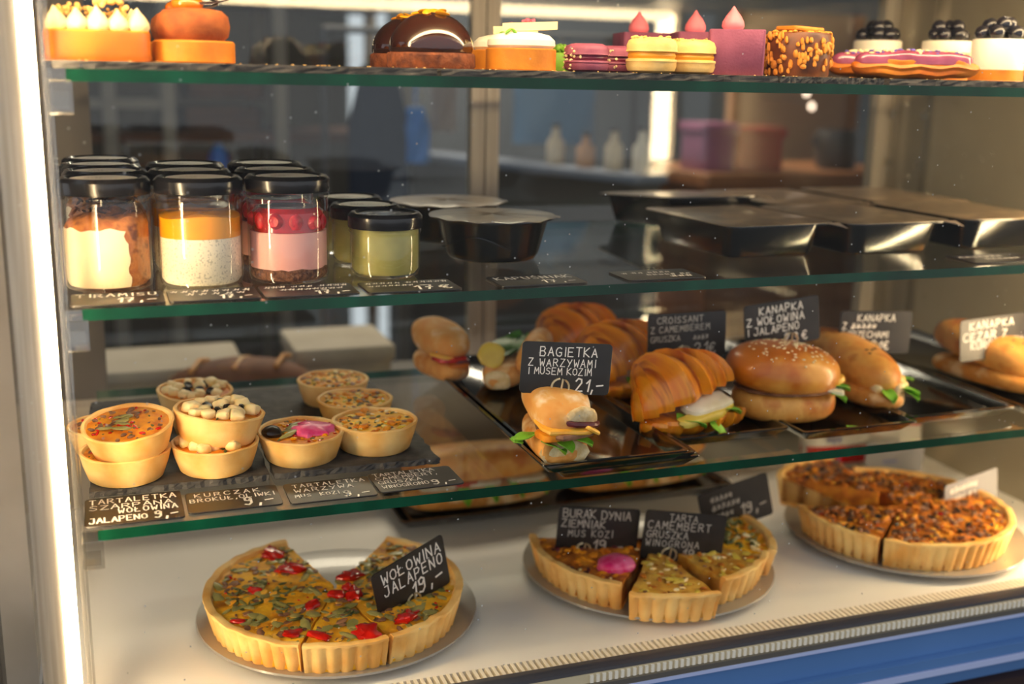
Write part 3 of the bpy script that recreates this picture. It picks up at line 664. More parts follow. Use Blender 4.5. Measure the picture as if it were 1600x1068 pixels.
# eclairs --------------------------------------------------------------
def eclair(lab, loc, rz):
    t = thing('eclair', lab, 'pastry', loc, (0, 0, rz), 'violet eclairs')
    MB().sup((0, 0, .0120), (.066, .017, .0125), .8, .75, nu=56, nv=18, amp=.09, fr=55, fn=lambda p: (p.x, p.y * (1 + .07 * math.cos(p.z * 900)), p.z + .0012 * math.cos(p.x * 160))).build('choux', MATS['choux'], t)
    MB().sup((0, 0, .0190), (.0645, .0160, .0105), .7, .75, nu=56, nv=14, amp=.10, fr=75, zlo=-.4).build('violet_glaze', MATS['violet_glaze'], t)
    for nm, m, n_ in (('almond_crumbs', 'white_choc', 46), ('petal_crumbs', 'violet_petals', 26)):
        b = MB()
        for k in range(n_):
            x = R_(-.055, .055); y = R_(-.012, .012); b.sup((x, y, .0295 - .006 * (y / .014) ** 2 - .003 * (x / .06) ** 4), (R_(.0014, .0036), R_(.0012, .0026), R_(.001, .002)), nu=6, nv=4)
        stuff(b.build(nm, MATS[m], t))
    return t
e0 = eclair('violet glazed eclair with pale crumbs, in front', (.812, .998, ZP), -.30)
dup(e0, (.812, 1.040, ZP), (0, 0, -.28), 'violet glazed eclair right behind the front eclair', 'violet eclairs')
# blueberry cakes ------------------------------------------------------
BERRY = MB().lathe([(0, 0), (.004, .0006), (.0078, .004), (.0085, .008), (.0074, .012), (.0048, .0146), (.0038, .0152), (.0030, .0140), (0, .0136)], 16).mesh('blueberry', MATS['berry'])
def berry_cake(lab, loc, rz):
    t = thing('blueberry_cake', lab, 'cake', loc, (0, 0, rz), 'blueberry cakes')
    MB().lathe([(0, 0), (.0275, 0), (.0280, .001), (.0280, .043), (.027, .0445), (0, .0445)], 36).build('cream_cylinder', MATS['white_cream'], t)
    MB().lathe([(.0281, .0005), (.0283, .0006), (.0283, .012), (.0281, .012)], 36).build('sponge_band', MATS['biscuit_gold'], t)
    for k, (x, y, z) in enumerate([(-.017, -.008, .044), (0, -.016, .044), (.016, -.008, .044), (.015, .011, .044), (-.003, .015, .044), (-.018, .008, .044), (-.006, -.004, .0535), (.009, -.002, .0530), (0, .010, .0525)]):
        link('blueberry', BERRY, t, (x, y, z), (R_(-.6, .6), R_(-.6, .6), k))
    MB().lathe([(0, -.0006), (.036, -.0006), (.036, 0), (0, 0)], 30).build('cake_board', MATS['gold_board'], t)
    return t
b0 = berry_cake('white cream cake topped with blueberries, nearest, right edge of the top shelf', (.934, 1.012, ZP), .2)
dup(b0, (.935, 1.095, ZP), (0, 0, 1.2), 'cream cake topped with blueberries, middle one behind the eclairs', 'blueberry cakes')
dup(b0, (.880, 1.150, ZP), (0, 0, 2.2), 'cream cake topped with blueberries, furthest left behind the eclairs', 'blueberry cakes')
b = MB()
for k in range(60): b.sup((R_(-.02, .95), R_(.948, .965), ZP), (R_(.0006, .0014), R_(.0006, .0014), .0005), nu=6, nv=4)
t = b.build('crumbs', MATS['crumble']); stuff(t); t['label'] = 'tiny pale crumbs scattered along the slate boards'; t['category'] = 'crumbs'

# ------------------------------------------------------------------ middle shelf: jars
ZJ = ZS2
def jar_parts(t, H, RR, lidR, sticker=True):
    MB().lathe([(0, .0005), (RR * .86, 0), (RR * .96, .002), (RR, .007), (RR, H - .0225), (RR * .985, H - .0205), (RR * 1.02, H - .019), (RR * 1.04, H - .0175), (RR * 1.02, H - .016), (RR * .96, H - .0148), (RR * .96, H - .005), (0, H - .005)], 44).build('glass_jar', MATS['jar_glass'], t)
    z = H - .0145
    l = MB().lathe([(0, H - .0018), (lidR * .80, H - .0018), (lidR * .84, H), (lidR * .92, H - .0003), (lidR, H - .0035), (lidR, z + .001), (lidR * .985, z), (lidR * .95, z), (lidR * .95, H - .004), (0, H - .004)][::-1], 44).build('lid', MATS['lid_black'], t)
    if sticker:
        MB().lathe([(0, H - .0019), (lidR * .72, H - .0019), (lidR * .72, H - .0014), (0, H - .0014)], 30).build('paper_sticker', MATS['sticker'], l)
        mb = MB(); write(mb, '~~~~', -.014, .004, .004, H - .0012, .0005); write(mb, '~~~~~', -.016, -.006, .0035, H - .0012, .0005); mb.build('print', MATS['card_black'], l, smooth=False)
    return l
H, RJ, RL = .097, .0368, .0385
def jar_tiramisu(t):
    jar_parts(t, H, RJ, RL)
    q = RJ - .0022
    MB().lathe([(0, .004), (q * .9, .004), (q, .008), (q, .058), (q * .9, .063), (q * .5, .066), (0, .064)], 36, fn=lambda p, a: (p[0], p[1], p[2] + (.006 * noise.noise(Vector(p) * 60) if p[2] > .05 else 0))).build('cocoa_sponge', MATS['cocoa'], t)
    b = MB()                                   # cream showing through the glass on the front left
    rings = []
    for i in range(13):
        f = i / 12; z = .0045 + .050 * f; a0 = radians(188 + 7 * noise.noise(V3(f * 5, 1, 0)) - 3 * f); a1 = radians(300 + 9 * noise.noise(V3(f * 5, 4, 0)) - 5 * f * f)
        top = 0 if i < 12 else 1
        rings.append([((q + .0006) * cos(a0 + (a1 - a0) * j / 16) * (.95 if i == 0 else 1), (q + .0006) * sin(a0 + (a1 - a0) * j / 16) * (.95 if i == 0 else 1), z + (.004 * noise.noise(V3(j * .35, 2, 0)) if i > 9 else 0)) for j in range(17)])
    b.loops(rings, False, False, False)
    n_ = len(b.v); V = list(b.v); b.v += [(x * .9, y * .9, z) for x, y, z in V]; Fs = list(b.f); b.f += [tuple(i + n_ for i in reversed(f)) for f in Fs]; b.mi += [0] * len(Fs)
    for i in range(12):
        for e in (0, 16): a = i * 17 + e; b.f.append((a, a + 17, a + 17 + n_, a + n_)); b.mi.append(0)
    for j in range(16):
        for i in (0, 12): a = i * 17 + j; b.f.append((a, a + 1, a + 1 + n_, a + n_)); b.mi.append(0)
    b.build('mascarpone_cream', MATS['jar_cream'], t)
    c = MB()
    for k in range(22):
        a = R_(0, 6.28); qq = R_(0, q * .85); c.sup((qq * cos(a), qq * sin(a), .066 + R_(-.001, .004)), (R_(.003, .007), .0012, .0012), nu=6, nv=4, rot=Matrix.Rotation(R_(0, 3), 3, 'Z') @ Matrix.Rotation(R_(-.6, .6), 3, 'Y'))
    stuff(c.build('chocolate_shavings', MATS['cocoa_dark'], t))
def jar_mango(t):
    jar_parts(t, H, RJ, RL); q = RJ - .0018
    MB().lathe([(0, .003), (q * .92, .003), (q, .007), (q, .044), (0, .044)], 36).build('chia_pudding', MATS['chia'], t)
    MB().lathe([(0, .0441), (q, .0441), (q, .0625), (q * .9, .0635), (0, .0635)], 36, fn=lambda p, a: (p[0], p[1], p[2] + (.0015 * sin(a * 3) if p[2] > .06 else 0))).build('mango_layer', MATS['mango'], t)
def jar_berry(t):
    jar_parts(t, H, RJ, RL); q = RJ - .0018
    MB().lathe([(0, .003), (q * .92, .003), (q, .007), (q, .0135), (0, .0135)], 36, fn=lambda p, a: (p[0], p[1], p[2] + (.0025 * noise.noise(V3(a * 6, 0, 3)) if p[2] > .01 else 0))).build('cookie_base', MATS['cookie_crumb'], t)
    MB().lathe([(0, .0120), (q * .996, .0120), (q * .996, .0465), (0, .0465)], 36).build('pink_mousse', MATS['pink_mousse'], t)
    MB().lathe([(0, .0466), (q * .93, .0466), (q * .93, .064), (q * .8, .068), (0, .067)], 36).build('berry_jam', MATS['berry_jam'], t)
    for k in range(11):
        a = radians(k * 32.7 + 12)
        r_ = MB().lathe([(.002, .0085), (.0045, .009), (.0072, .005), (.0078, 0), (.006, -.0055), (0, -.0085)][::-1], 12)
        r_.build('raspberry', MATS['raspberry'], t, ((q - .0072) * cos(a), (q - .0072) * sin(a), (.0555 + R_(-.002, .002))), (pi / 2 * (k % 2), 0, a + pi / 2))
def jar_green(t, sticker=False):
    l = jar_parts(t, .0605, .0335, .0355, sticker); q = .0318
    MB().lathe([(0, .003), (q * .9, .003), (q, .007), (q, .049), (0, .050)], 36).build('green_cream', MATS['matcha'], t)
    if not sticker:
        mb = MB(); pts = [(.010 * cos(radians(a)), .006 * sin(radians(a))) for a in range(200, 345, 20)]; ink(mb, pts, .0012, .0592); ink(mb, [(-.016, .004), (.016, .003)], .0008, .0592); mb.build('print', MATS['chalk_dim'], l, smooth=False)
ORD = ['front', 'second', 'third', 'rearmost']
JX = (.002, .081, .160)
def column(fn, x, ys, what, grp):
    r = None
    for k, y in enumerate(ys):
        w_ = ('front' if k == 0 else ('rearmost' if k == len(ys) - 1 else ('second' if k == 1 else 'third')))
        lab = f'{w_} jar of the {what}'
        if r is None: r = thing('dessert_jar', lab, 'jar', (x, y, ZJ), (0, 0, 0), grp); fn(r)
        else: dup(r, (x + R_(-.002, .002), y, ZJ), (0, 0, R_(-.25, .25)), lab, grp)
column(jar_tiramisu, JX[0], (1.036, 1.114, 1.192, 1.270), 'column of brown and cream tiramisu jars', 'tiramisu jars')
column(jar_mango, JX[1], (1.036, 1.114, 1.192), 'column of jars with an orange mango layer', 'mango jars')
column(jar_berry, JX[2], (1.040, 1.118, 1.196), 'column of pink jars with a red berry layer', 'berry jars')
g = thing('small_jar', 'small jar of pale green cream with plain black lid, in front', 'jar', (.2525, 1.044, ZJ), group='small green jars'); jar_green(g)
g1 = thing('small_jar', 'second small green jar, stickered lid, behind the plain-lidded one', 'jar', (.2500, 1.120, ZJ), group='small green jars'); jar_green(g1, True)
dup(g1, (.2490, 1.195, ZJ), (0, 0, .2), 'rearmost small green jar with a stickered lid', 'small green jars')
# round black bowls ----------------------------------------------------
def bowl(lab, loc, rz):
    t = thing('soup_bowl', lab, 'bowl', loc, (0, 0, rz), 'round black bowls')
    dent = lambda p, a: (p[0] * (1 - .035 * max(0, cos(a * 4)) * (1 - min(1, p[2] / .04))), p[1] * (1 - .035 * max(0, cos(a * 4)) * (1 - min(1, p[2] / .04))), p[2])
    MB().lathe([(0, .001), (.042, 0), (.047, .002), (.051, .008), (.0585, .040), (.0605, .0425), (.066, .0435), (.066, .045), (.058, .045), (.05, .010), (0, .004)], 56, fn=dent).build('bowl_body', MATS['black_plastic'], t)
    MB().tube([(.0555 * 1.01 * cos(radians(a)), .0555 * 1.01 * sin(radians(a)), .014 + .014 * (1 - cos((a - 200) / 100 * 2 * pi)) / 2) for a in range(200, 301, 6)], .0007, 5).build('embossed_curve', MATS['black_plastic'], t)
    MB().lathe([(0, .0466), (.045, .0470), (.062, .0462), (.0672, .0452), (.0668, .0446), (0, .0446)][::-1], 48, fn=lambda p, a: (p[0], p[1], p[2] + .0006 * sin(a * 7 + p[0] * 90))).build('film_lid', MATS['film'], t)
    MB().loops([[(.063, -.012, .0447 + z), (.063, .010, .0447 + z), (.0725, .002, .0440 + z), (.0715, -.008, .0440 + z)] for z in (0, .0006)]).build('pull_tab', MATS['film'], t, smooth=False)
    return t
w0 = bowl('round black soup bowl with film lid, in front', (.387, 1.120, ZJ), -.3)
dup(w0, (.380, 1.262, ZJ), (0, 0, -.1), 'round black soup bowl with film lid, behind the front bowl', 'round black bowls')
# rectangular black trays ----------------------------------------------
def meal_box(lab, loc, rz, m='film_veg'):
    t = thing('meal_box', lab, 'food box', loc, (0, 0, rz), 'rectangular black meal boxes')
    rg = lambda w_, d, r, z: [(x, y, z) for x, y in rrect(w_, d, r, 5)]
    MB().loops([rg(.112, .150, .018, 0), rg(.117, .155, .019, .002), rg(.130, .170, .020, .034), rg(.144, .184, .018, .0352), rg(.144, .184, .018, .0366), rg(.128, .168, .019, .0366), rg(.114, .152, .018, .006)]).build('tray_body', MATS['black_plastic'], t)
    b = MB(); b.loops([rg(.146, .186, .018, .0366), rg(.1465, .1865, .018, .0373), rg(.13, .17, .016, .0384), rg(.06, .1, .01, .0392)]).build('film_lid', MATS[m], t)
    MB().loops([[(.055, -.0925, .0367 + z), (.0735, -.0925, .0367 + z), (.079, -.101, .031 + z), (.070, -.100, .034 + z)] for z in (0, .0006)]).build('pull_tab', MATS['film'], t, smooth=False)
    return t
m0 = meal_box('rectangular black meal box with film lid, nearest to the round bowls', (.690, 1.132, ZJ), .07)
dup(m0, (.842, 1.122, ZJ), (0, 0, .05), 'rectangular black meal box in the middle of the front row', 'rectangular black meal boxes')
dup(m0, (1.012, 1.128, ZJ), (0, 0, .0), 'rectangular black meal box of the front row at the right edge', 'rectangular black meal boxes')
dup(m0, (.708, 1.305, ZJ + .006), (radians(-4), 0, .05), 'rectangular black meal box of the back row, furthest left', 'rectangular black meal boxes')
dup(m0, (.868, 1.312, ZJ), (0, 0, .03), 'rectangular black meal box of the back row, in the middle', 'rectangular black meal boxes')
dup(m0, (1.03, 1.316, ZJ), (0, 0, 0), 'rectangular black meal box of the back row by the end wall', 'rectangular black meal boxes')
# flat cards on the middle shelf ---------------------------------------
ZC2 = ZS2 + .0009
CG2 = 'cards along the middle shelf'
def flat(lab, lines, x0, x1, y0, y1, z, grp, rz=0., m='card_black'):
    return price_card(lab, lines, ((x0 + x1) / 2, (y0 + y1) / 2, z), (0, 0, rz), 'price_card', x1 - x0, y1 - y0, m=m, cat='price card', group=grp)
flat('black card reading TIRAMISU 17 below the tiramisu jars', [('TIRAMISU', .06, .62, .26, 0, 1.15), ('17,-', .50, .12, .34, 0, 1.2)], -.030, .044, .947, .999, ZC2, CG2)
flat('black card priced 17 below the mango jars', [('~~~~~~~~', .04, .66, .2, 0, 1.2), ('~~~~~', .2, .42, .2, 0, 1.2), ('17,-', .56, .08, .32, 0, 1.2)], .047, .122, .947, .999, ZC2, CG2)
flat('black card priced 17 below the pink berry jars', [('~~~ ~~~ ~~~~', .05, .72, .17, 0, .95), ('~~~~~~~~', .2, .46, .17, 0, .95), ('17,-', .55, .08, .32, 0, 1.2)], .125, .207, .947, .999, ZC2, CG2)
flat('black card priced 17 below the small green jars', [('~~~~~ ~~~~~~', .06, .72, .17, 0, .95), ('~~~~~~~', .06, .48, .15, 0, .95), ('17€', .52, .10, .36, 0, 1.1)], .214, .300, .945, .996, ZC2, CG2)
flat('black card reading KAPUŚNIAK 17 below the round bowls', [('KAPUŚNIAK', .06, .58, .26, 0, 1.05), ('17,-', .52, .14, .28, 0, 1.2)], .338, .424, .947, .997, ZC2, CG2)
flat('black card with faint writing left of the meal boxes', [('~ ~~ ~~~~', .1, .62, .16), ('~~~~~ ~~', .35, .38, .16), ('~~~', .6, .14, .2)], .466, .550, .947, .997, ZC2, CG2)
flat('black card with scrawled line in front of the right meal boxes', [('~~~~~~~', .06, .6, .22), ('~~~~~~', .3, .3, .2)], .885, .985, .955, 1.005, ZC2, CG2)

# ------------------------------------------------------------------ lowest shelf: tartlets
ZT = ZS3 + .0064
def tart_shell(r0=.0335, r1=.0412, h=.0275):
    fn = lambda p, a: (p[0] * (1 + .012 * sin(a * 3 + 1) + .012 * noise.noise(V3(p[0], p[1], p[2]) * 70)), p[1] * (1 + .012 * sin(a * 3 + 1) + .012 * noise.noise(V3(p[0], p[1], p[2]) * 70)), p[2] + .0012 * noise.noise(V3(cos(a), sin(a), 3) * 2.2) * (p[2] / h))
    return MB().lathe([(0, 0), (r0 - .002, 0), (r0, .0015), (r0 + .0045, h * .55), (r1 - .0008, h * .88), (r1, h * .96), (r1 - .0012, h), (r1 - .0034, h * .985), (r1 - .0044, h * .90), (r1 - .005, h * .82), (0, h * .80)], 48, fn=fn).mesh('shell', MATS['crust_pale'])
SHELL = tart_shell()
def bits(mb, n_, rmax, z, sz, dome=.0012, flat_=.35, seed=0):
    for k in range(n_):
        a = R_(0, 6.283); q = rmax * R_(0, 1) ** .5; s_ = R_(*sz)
        mb.sup((q * cos(a), q * sin(a), z + dome * (1 - (q / rmax) ** 2) + R_(-.0006, .0008)), (s_, s_ * R_(.45, .9), s_ * flat_), nu=8, nv=5, amp=.35, fr=260, seed=k, rot=Matrix.Rotation(R_(0, 3.1), 3, 'Z') @ Matrix.Rotation(R_(-.5, .5), 3, 'Y'))
CUBE = MB().sup((0, 0, 0), (.0062, .0055, .0045), .55, .55, nu=12, nv=8, amp=.18, fr=180).mesh('cheese_chunk', MATS['feta'])
OLIVE = MB().lathe([(.0018, -.0018), (.0042, -.0022), (.0055, 0), (.0042, .0022), (.0018, .0018)], 14).mesh('olive_ring', MATS['dark_veg'])
LEAFM = MB().sup((0, 0, 0), (.0095, .0032, .0011), nu=14, nv=6, amp=.2, fr=160).mesh('pepper_strip', MATS['jalapeno'])
def tartlet(kind, lab, loc, rot=(0, 0, 0), s_=1.):
    t = thing('tartlet', lab, 'tartlet', loc, rot, 'savoury tartlets'); t.scale = (s_, s_, s_)
    link('pastry_shell', SHELL, t)
    MB().lathe([(0, .0225), (.0358, .0225), (.0366, .0248), (.030, .0258), (.016, .0266), (0, .0268)], 36, fn=lambda p, a: (p[0], p[1], p[2] + .0016 * noise.noise(Vector(p) * 120))).build('filling', MATS['egg_orange'] if kind != 'herb' else MATS['quiche_fill'], t)
    z = .0258
    if kind == 'beef':
        for k in range(6): link('pepper_strip', LEAFM, t, (-.017 + R_(-.005, .016), -.012 + k * .005, z + .0018), (R_(-.2, .2), R_(-.2, .2), R_(-.6, .5)))
        for nm, m, n_, sz in (('pulled_beef', 'meat', 44, (.0018, .004)), ('chilli_bits', 'tomato', 26, (.0014, .0036)), ('herb_bits', 'herb', 20, (.001, .0024))):
            b = MB(); bits(b, n_, .033, z, sz); stuff(b.build(nm, MATS[m], t))
    elif kind == 'feta':
        for k, (x, y) in enumerate(((-.021, -.011), (-.006, -.017), (.018, -.014), (.024, .004), (.006, .002), (-.016, .008), (.004, .020), (-.026, .001), (.017, .016), (-.014, .022), (-.028, .012), (.029, -.006), (-.017, -.023), (.009, -.027))):
            link('cheese_chunk', CUBE, t, (x, y, z + .003), (R_(-.4, .4), R_(-.4, .4), R_(0, 3)), (R_(.8, 1.3),) * 3)
        for k, (x, y) in enumerate(((.007, -.019), (-.013, -.004), (.014, .004), (-.002, .011), (.0, -.008))): link('olive_ring', OLIVE, t, (x, y, z + .003), (R_(.2, .9), R_(-.4, .4), 0))
        for nm, m, n_, sz in (('herb_bits', 'herb', 16, (.0014, .0034)), ('carrot_bits', 'caramel_gloss', 16, (.0016, .0034))):
            b = MB(); bits(b, n_, .033, z, sz); stuff(b.build(nm, MATS[m], t))
    elif kind == 'beet':
        MB().sup((.010, -.003, z), (.021, .017, .008), nu=20, nv=10, amp=.35, fr=110).build('beetroot_mousse', MATS['beet'], t)
        MB().sup((-.027, -.004, z + .003), (.010, .009, .006), nu=14, nv=8, amp=.3, fr=150).build('roast_aubergine', MATS['dark_veg'], t)
        for k in range(4): link('pepper_strip', LEAFM, t, (-.014 + .003 * k, -.014 + .008 * k, z + .003), (.2, -.2, R_(-.8, .8)))
        for nm, m, n_, sz in (('pumpkin_bits', 'mango', 18, (.002, .0042)), ('herb_bits', 'herb', 16, (.001, .003)), ('roast_bits', 'tomato', 18, (.001, .003))):
            b = MB(); bits(b, n_, .033, z, sz); stuff(b.build(nm, MATS[m], t))
    else:
        for nm, m, n_, sz in (('herb_bits', 'herb', 46, (.001, .0032)), ('pear_bits', 'pear', 20, (.0025, .005)), ('mushroom_bits', 'meat', 22, (.002, .0045)), ('egg_bits', 'egg_orange', 22, (.003, .006)), ('cheese_bits', 'feta', 14, (.0014, .003))):
            b = MB(); bits(b, n_, .034, z - .0003, sz); stuff(b.build(nm, MATS[m], t))
    return t
tartlet('beef', 'bottom tartlet of the left stack, chilli filling mostly covered', (.006, 1.051, ZT), (0, 0, .4))
tartlet('beef', 'tilted tartlet with green pepper strips and chilli, top of the left stack', (.011, 1.046, ZT + .0285), (radians(9), radians(-4), .0))
tartlet('beef', 'tartlet mostly hidden behind the left stack, only a sliver showing', (-.006, 1.136, ZT), (0, 0, 1.4))
tartlet('feta', 'bottom tartlet of the middle stack, topped with cheese chunks', (.087, 1.051, ZT), (0, 0, .2))
tartlet('feta', 'topmost tartlet of the middle stack, white cheese chunks and olives', (.090, 1.058, ZT + .0280), (radians(6), radians(3), 1.1), 1.04)
tartlet('feta', 'cheese topped tartlet right behind the middle stack', (.092, 1.150, ZT), (radians(0), 0, 2.6), .98)
tartlet('feta', 'rearmost cheese tartlet, furthest back on the left slate', (.083, 1.242, ZT), (radians(4), 0, .5), 1.0)
tartlet('beet', 'tartlet with bright pink beetroot filling', (.170, 1.060, ZT), (radians(2), 0, 0), 1.03)
tartlet('herb', 'tartlet with pear and herbs, nearest of the right row of three', (.247, 1.070, ZT), (0, 0, .5), 1.06)
tartlet('herb', 'tartlet with pear and herbs, middle of the right row of three', (.245, 1.158, ZT), (0, 0, 1.9))
tartlet('herb', 'tartlet with herbs, furthest back of the right row of three', (.238, 1.244, ZT), (0, 0, 3.3))
ZC3 = ZS3 + .0009; CG3 = 'cards along the lowest shelf'
flat('black card reading TARTALETKA SZARPANA WOŁOWINA JALAPENO 9', [('TARTALETKA', .05, .76, .17, .0, 1.1), ('SZARPANA', .05, .55, .16, 0, 1.0), ('WOŁOWINA', .34, .36, .17, 0, 1.15), ('JALAPENO', .05, .08, .18, 0, 1.0, .64), ('9,-', .70, .06, .26, 0, 1.1)], -.031, .051, .946, 1.012, ZC3, CG3)
flat('black card reading KURCZAK BROKUŁ OLIWKI 9', [('KURCZAK', .10, .72, .17, 0, 1.2), ('BROKUŁ,OLIWKI', .04, .48, .17, 0, 1.1), ('9,-', .60, .10, .36, 0, 1.2)], .054, .136, .952, 1.002, ZC3, CG3)
flat('black card reading TARTALETKA WARZYWA MUS KOZI 9', [('TARTALETKA', .10, .74, .16, 0, 1.15), ('WARZYWA', .10, .50, .17, 0, 1.1), ('MUS  KOZI', .08, .24, .15, 0, 1.1, .60), ('9,-', .62, .06, .28, 0, 1.1)], .142, .222, .949, 1.000, ZC3, CG3)
flat('black card reading TARTALETKA CAMEMBERT GRUSZKA WINOGRONO 9', [('TARTALETKA', .05, .80, .15, 0, .95), ('CAMEMBERT,', .05, .60, .15, 0, 1.0), ('GRUSZKA', .05, .39, .15, 0, .95), ('WINOGRONO', .06, .16, .15, 0, 1.0, .62), ('9,-', .64, .08, .26, 0, 1.1)], .224, .306, .953, 1.004, ZC3 + .0004, CG3, .03)

# ------------------------------------------------------------------ lowest shelf: black platters
def platter(lab, x0, x1, y0, y1, z, grp='black platters on the lowest shelf', name='black_platter'):
    cx, cy, w_, d = (x0 + x1) / 2, (y0 + y1) / 2, x1 - x0, y1 - y0
    t = thing(name, lab, 'tray', (cx, cy, z), group=grp)
    rg = lambda k, r, z_: [(x, y, z_) for x, y in rrect(w_ - 2 * k, d - 2 * k, r, 4)]
    MB().loops([rg(.012, .006, 0), rg(.010, .006, .001), rg(.0, .005, .0115), rg(.0, .005, .0130), rg(.0035, .005, .0130), rg(.012, .006, .0035)]).build('platter', MATS['black_tray'], t)
    return t
platter('lowest of three stacked black platters under the baguettes', .392, .547, .932, 1.345, ZS3)
platter('middle one of three stacked black platters under the baguettes', .386, .540, .928, 1.342, ZS3 + .0055)
platter('topmost of three stacked black platters, carrying the baguette halves', .372, .527, .920, 1.345, ZS3 + .011)
platter('black platter carrying the croissants', .550, .686, .986, 1.380, ZS3)
platter('black platter carrying the sesame bun', .689, .838, .964, 1.376, ZS3 + .0005)
platter('black platter carrying the seeded roll, second from the end wall', .842, .992, .980, 1.378, ZS3)
platter('black platter carrying the last roll by the end wall', 1.000, 1.16, .975, 1.378, ZS3)

# ------------------------------------------------------------------ sandwiches
def leaf(mb, c, L_, W_, rz, pitch=0., curl=.25, n_=9):
    Mx = Matrix.Rotation(rz, 3, 'Z') @ Matrix.Rotation(pitch, 3, 'Y'); top = []; 
    rows = []
    for i in range(n_):
        f = i / (n_ - 1); w_ = W_ * math.sin(pi * (f * .86 + .09)) ** .7
        row = []
        for j in range(5):
            g_ = j / 2 - 1; p = V3(L_ * f, g_ * w_, curl * W_ * g_ * g_ + .12 * L_ * sin(f * 5 + g_ * 2) * .4 - .2 * L_ * f * f)
            row.append(Mx @ p + Vector(c))
        rows.append(row)
    V = [tuple(p) for r in rows for p in r]; V += [(x, y, z - .0007) for x, y, z in V]; m_ = n_ * 5; Fs = []
    for i in range(n_ - 1):
        for j in range(4):
            a = i * 5 + j; Fs.append((a, a + 5, a + 6, a + 1)); Fs.append((a + m_, a + 1 + m_, a + 6 + m_, a + 5 + m_))
    for i in range(n_ - 1):
        for j in (0, 4): a = i * 5 + j; Fs.append((a, a + 5, a + 5 + m_, a + m_))
    for j in range(4):
        for i in (0, n_ - 1): a = i * 5 + j; Fs.append((a, a + 1, a + 1 + m_, a + m_))
    mb.add(V, Fs); return mb
def leaves(t, specs, m='lettuce'):
    for s_ in specs: leaf(MB(), *s_).build('lettuce_leaf', MATS[m], t)
def slab(t, nm, m, c, sz, rot=(0, 0, 0), e=.5, amp=.12):
    return MB().sup((0, 0, 0), sz, e, e, nu=18, nv=8, amp=amp, fr=110, seed=c[0] * 50).build(nm, MATS[m], t, c, rot)
ZA = ZS3 + .0148
# open baguette half, facing the front
t = thing('baguette_sandwich', 'floury baguette half with cheese, meat and leaves, under the BAGIETKA sign', 'sandwich', (.397, .926, ZA), (0, 0, radians(-9)), group='baguette halves')
cutf = lambda p: (p.x, max(p.y, -.046 + .006 * noise.noise(p * 60)), p.z)
MB().sup((0, .052, .0165), (.027, .066, .0170), .75, .8, nu=32, nv=14, amp=.07, fr=34, fn=cutf).build('bottom_bread', MATS['bread'], t)
MB().sup((0, 0, 0), (.0235, .0012, .0125), .8, .8, nu=20, nv=8, amp=.15, fr=150).build('crumb_face', MATS['crumb'], t, (0, .0055, .0155))
MB().sup((0, 0, 0), (.0320, .055, .0205), .7, .85, nu=36, nv=16, amp=.09, fr=30).build('top_bread', MATS['bread_floury'], t, (.001, .050, .0545), (radians(13), radians(7), 0))
MB().sup((0, 0, 0), (.018, .006, .012), .9, .9, nu=18, nv=10, amp=.25, fr=70).build('crumb_face', MATS['crumb'], t, (.017, .005, .0500), (radians(20), radians(10), .4))
slab(t, 'onion_slice', 'onion', (.012, .018, .0445), (.021, .022, .0035), (0, radians(8), .2))
slab(t, 'cheese_slice', 'cheese', (.001, .018, .0425), (.0285, .026, .0032), (radians(10), radians(3), .1))
slab(t, 'cheese_slice', 'cheese', (.022, .010, .0390), (.010, .016, .0026), (0, radians(30), .3))
slab(t, 'meat_slice', 'meat', (.002, .018, .0360), (.025, .025, .0042), (radians(4), 0, .4))
slab(t, 'chicken_piece', 'egg_orange', (-.008, .010, .0340), (.018, .016, .0048), (0, radians(-5), .2))
leaves(t, [((-.022, .008, .028), .026, .009, radians(-22), radians(14)), ((.010, .006, .030), .018, .010, radians(-25), radians(10)), ((-.006, .004, .0295), .018, .010, radians(-50), radians(16))])
leaves(t, [((-.024, .022, .030), .024, .008, radians(195), radians(0)), ((-.040, .012, .024), .013, .006, radians(140), radians(-25)), ((.026, .030, .038), .016, .007, radians(30), radians(5))])
t = thing('baguette_sandwich', 'open baguette half with floury top, rear left on the stacked platters', 'sandwich', (.386, 1.255, ZA), (0, 0, radians(12)), group='baguette halves')
MB().sup((0, .03, .016), (.026, .05, .016), .8, .85, nu=28, nv=12, amp=.07, fr=34).build('bottom_bread', MATS['bread'], t)
MB().sup((0, 0, 0), (.028, .048, .0215), .8, .85, nu=28, nv=12, amp=.09, fr=32).build('top_bread', MATS['bread_floury'], t, (0, .032, .049), (radians(4), radians(-4), 0))
slab(t, 'tomato_slice', 'tomato', (-.004, .000, .031), (.020, .016, .0040)); slab(t, 'onion_slice', 'onion', (.006, -.004, .0285), (.012, .012, .0028)); slab(t, 'cheese_slice', 'cheese', (-.014, -.002, .034), (.014, .014, .003), (0, .3, .2)); slab(t, 'pepper_slice', 'caramel_gloss', (.002, -.008, .024), (.014, .012, .003))
t = thing('baguette_sandwich', 'open baguette half with green leaves and a pickle slice, rear of the stacked platters', 'sandwich', (.432, 1.210, ZA), (0, 0, radians(-30)), group='baguette halves')
MB().sup((0, 0, 0), (.026, .058, .017), .75, .8, nu=28, nv=12, amp=.07, fr=34).build('bottom_bread', MATS['bread'], t, (.002, .028, .018), (0, radians(-14), 0))
MB().sup((0, 0, 0), (.016, .004, .011), .8, .8, nu=18, nv=8, amp=.2, fr=90).build('crumb_face', MATS['crumb'], t, (.002, -.026, .018))
MB().sup((0, 0, 0), (.017, .054, .026), .8, .8, nu=28, nv=12, amp=.07, fr=34).build('top_bread', MATS['bread'], t, (.034, .034, .040), (0, radians(22), 0))
leaves(t, [((-.012, .0, .036), .045, .016, radians(60), radians(-18)), ((.004, .016, .040), .050, .018, radians(75), radians(-28)), ((-.014, .03, .038), .045, .015, radians(60), radians(-25))], 'lettuce_dark')
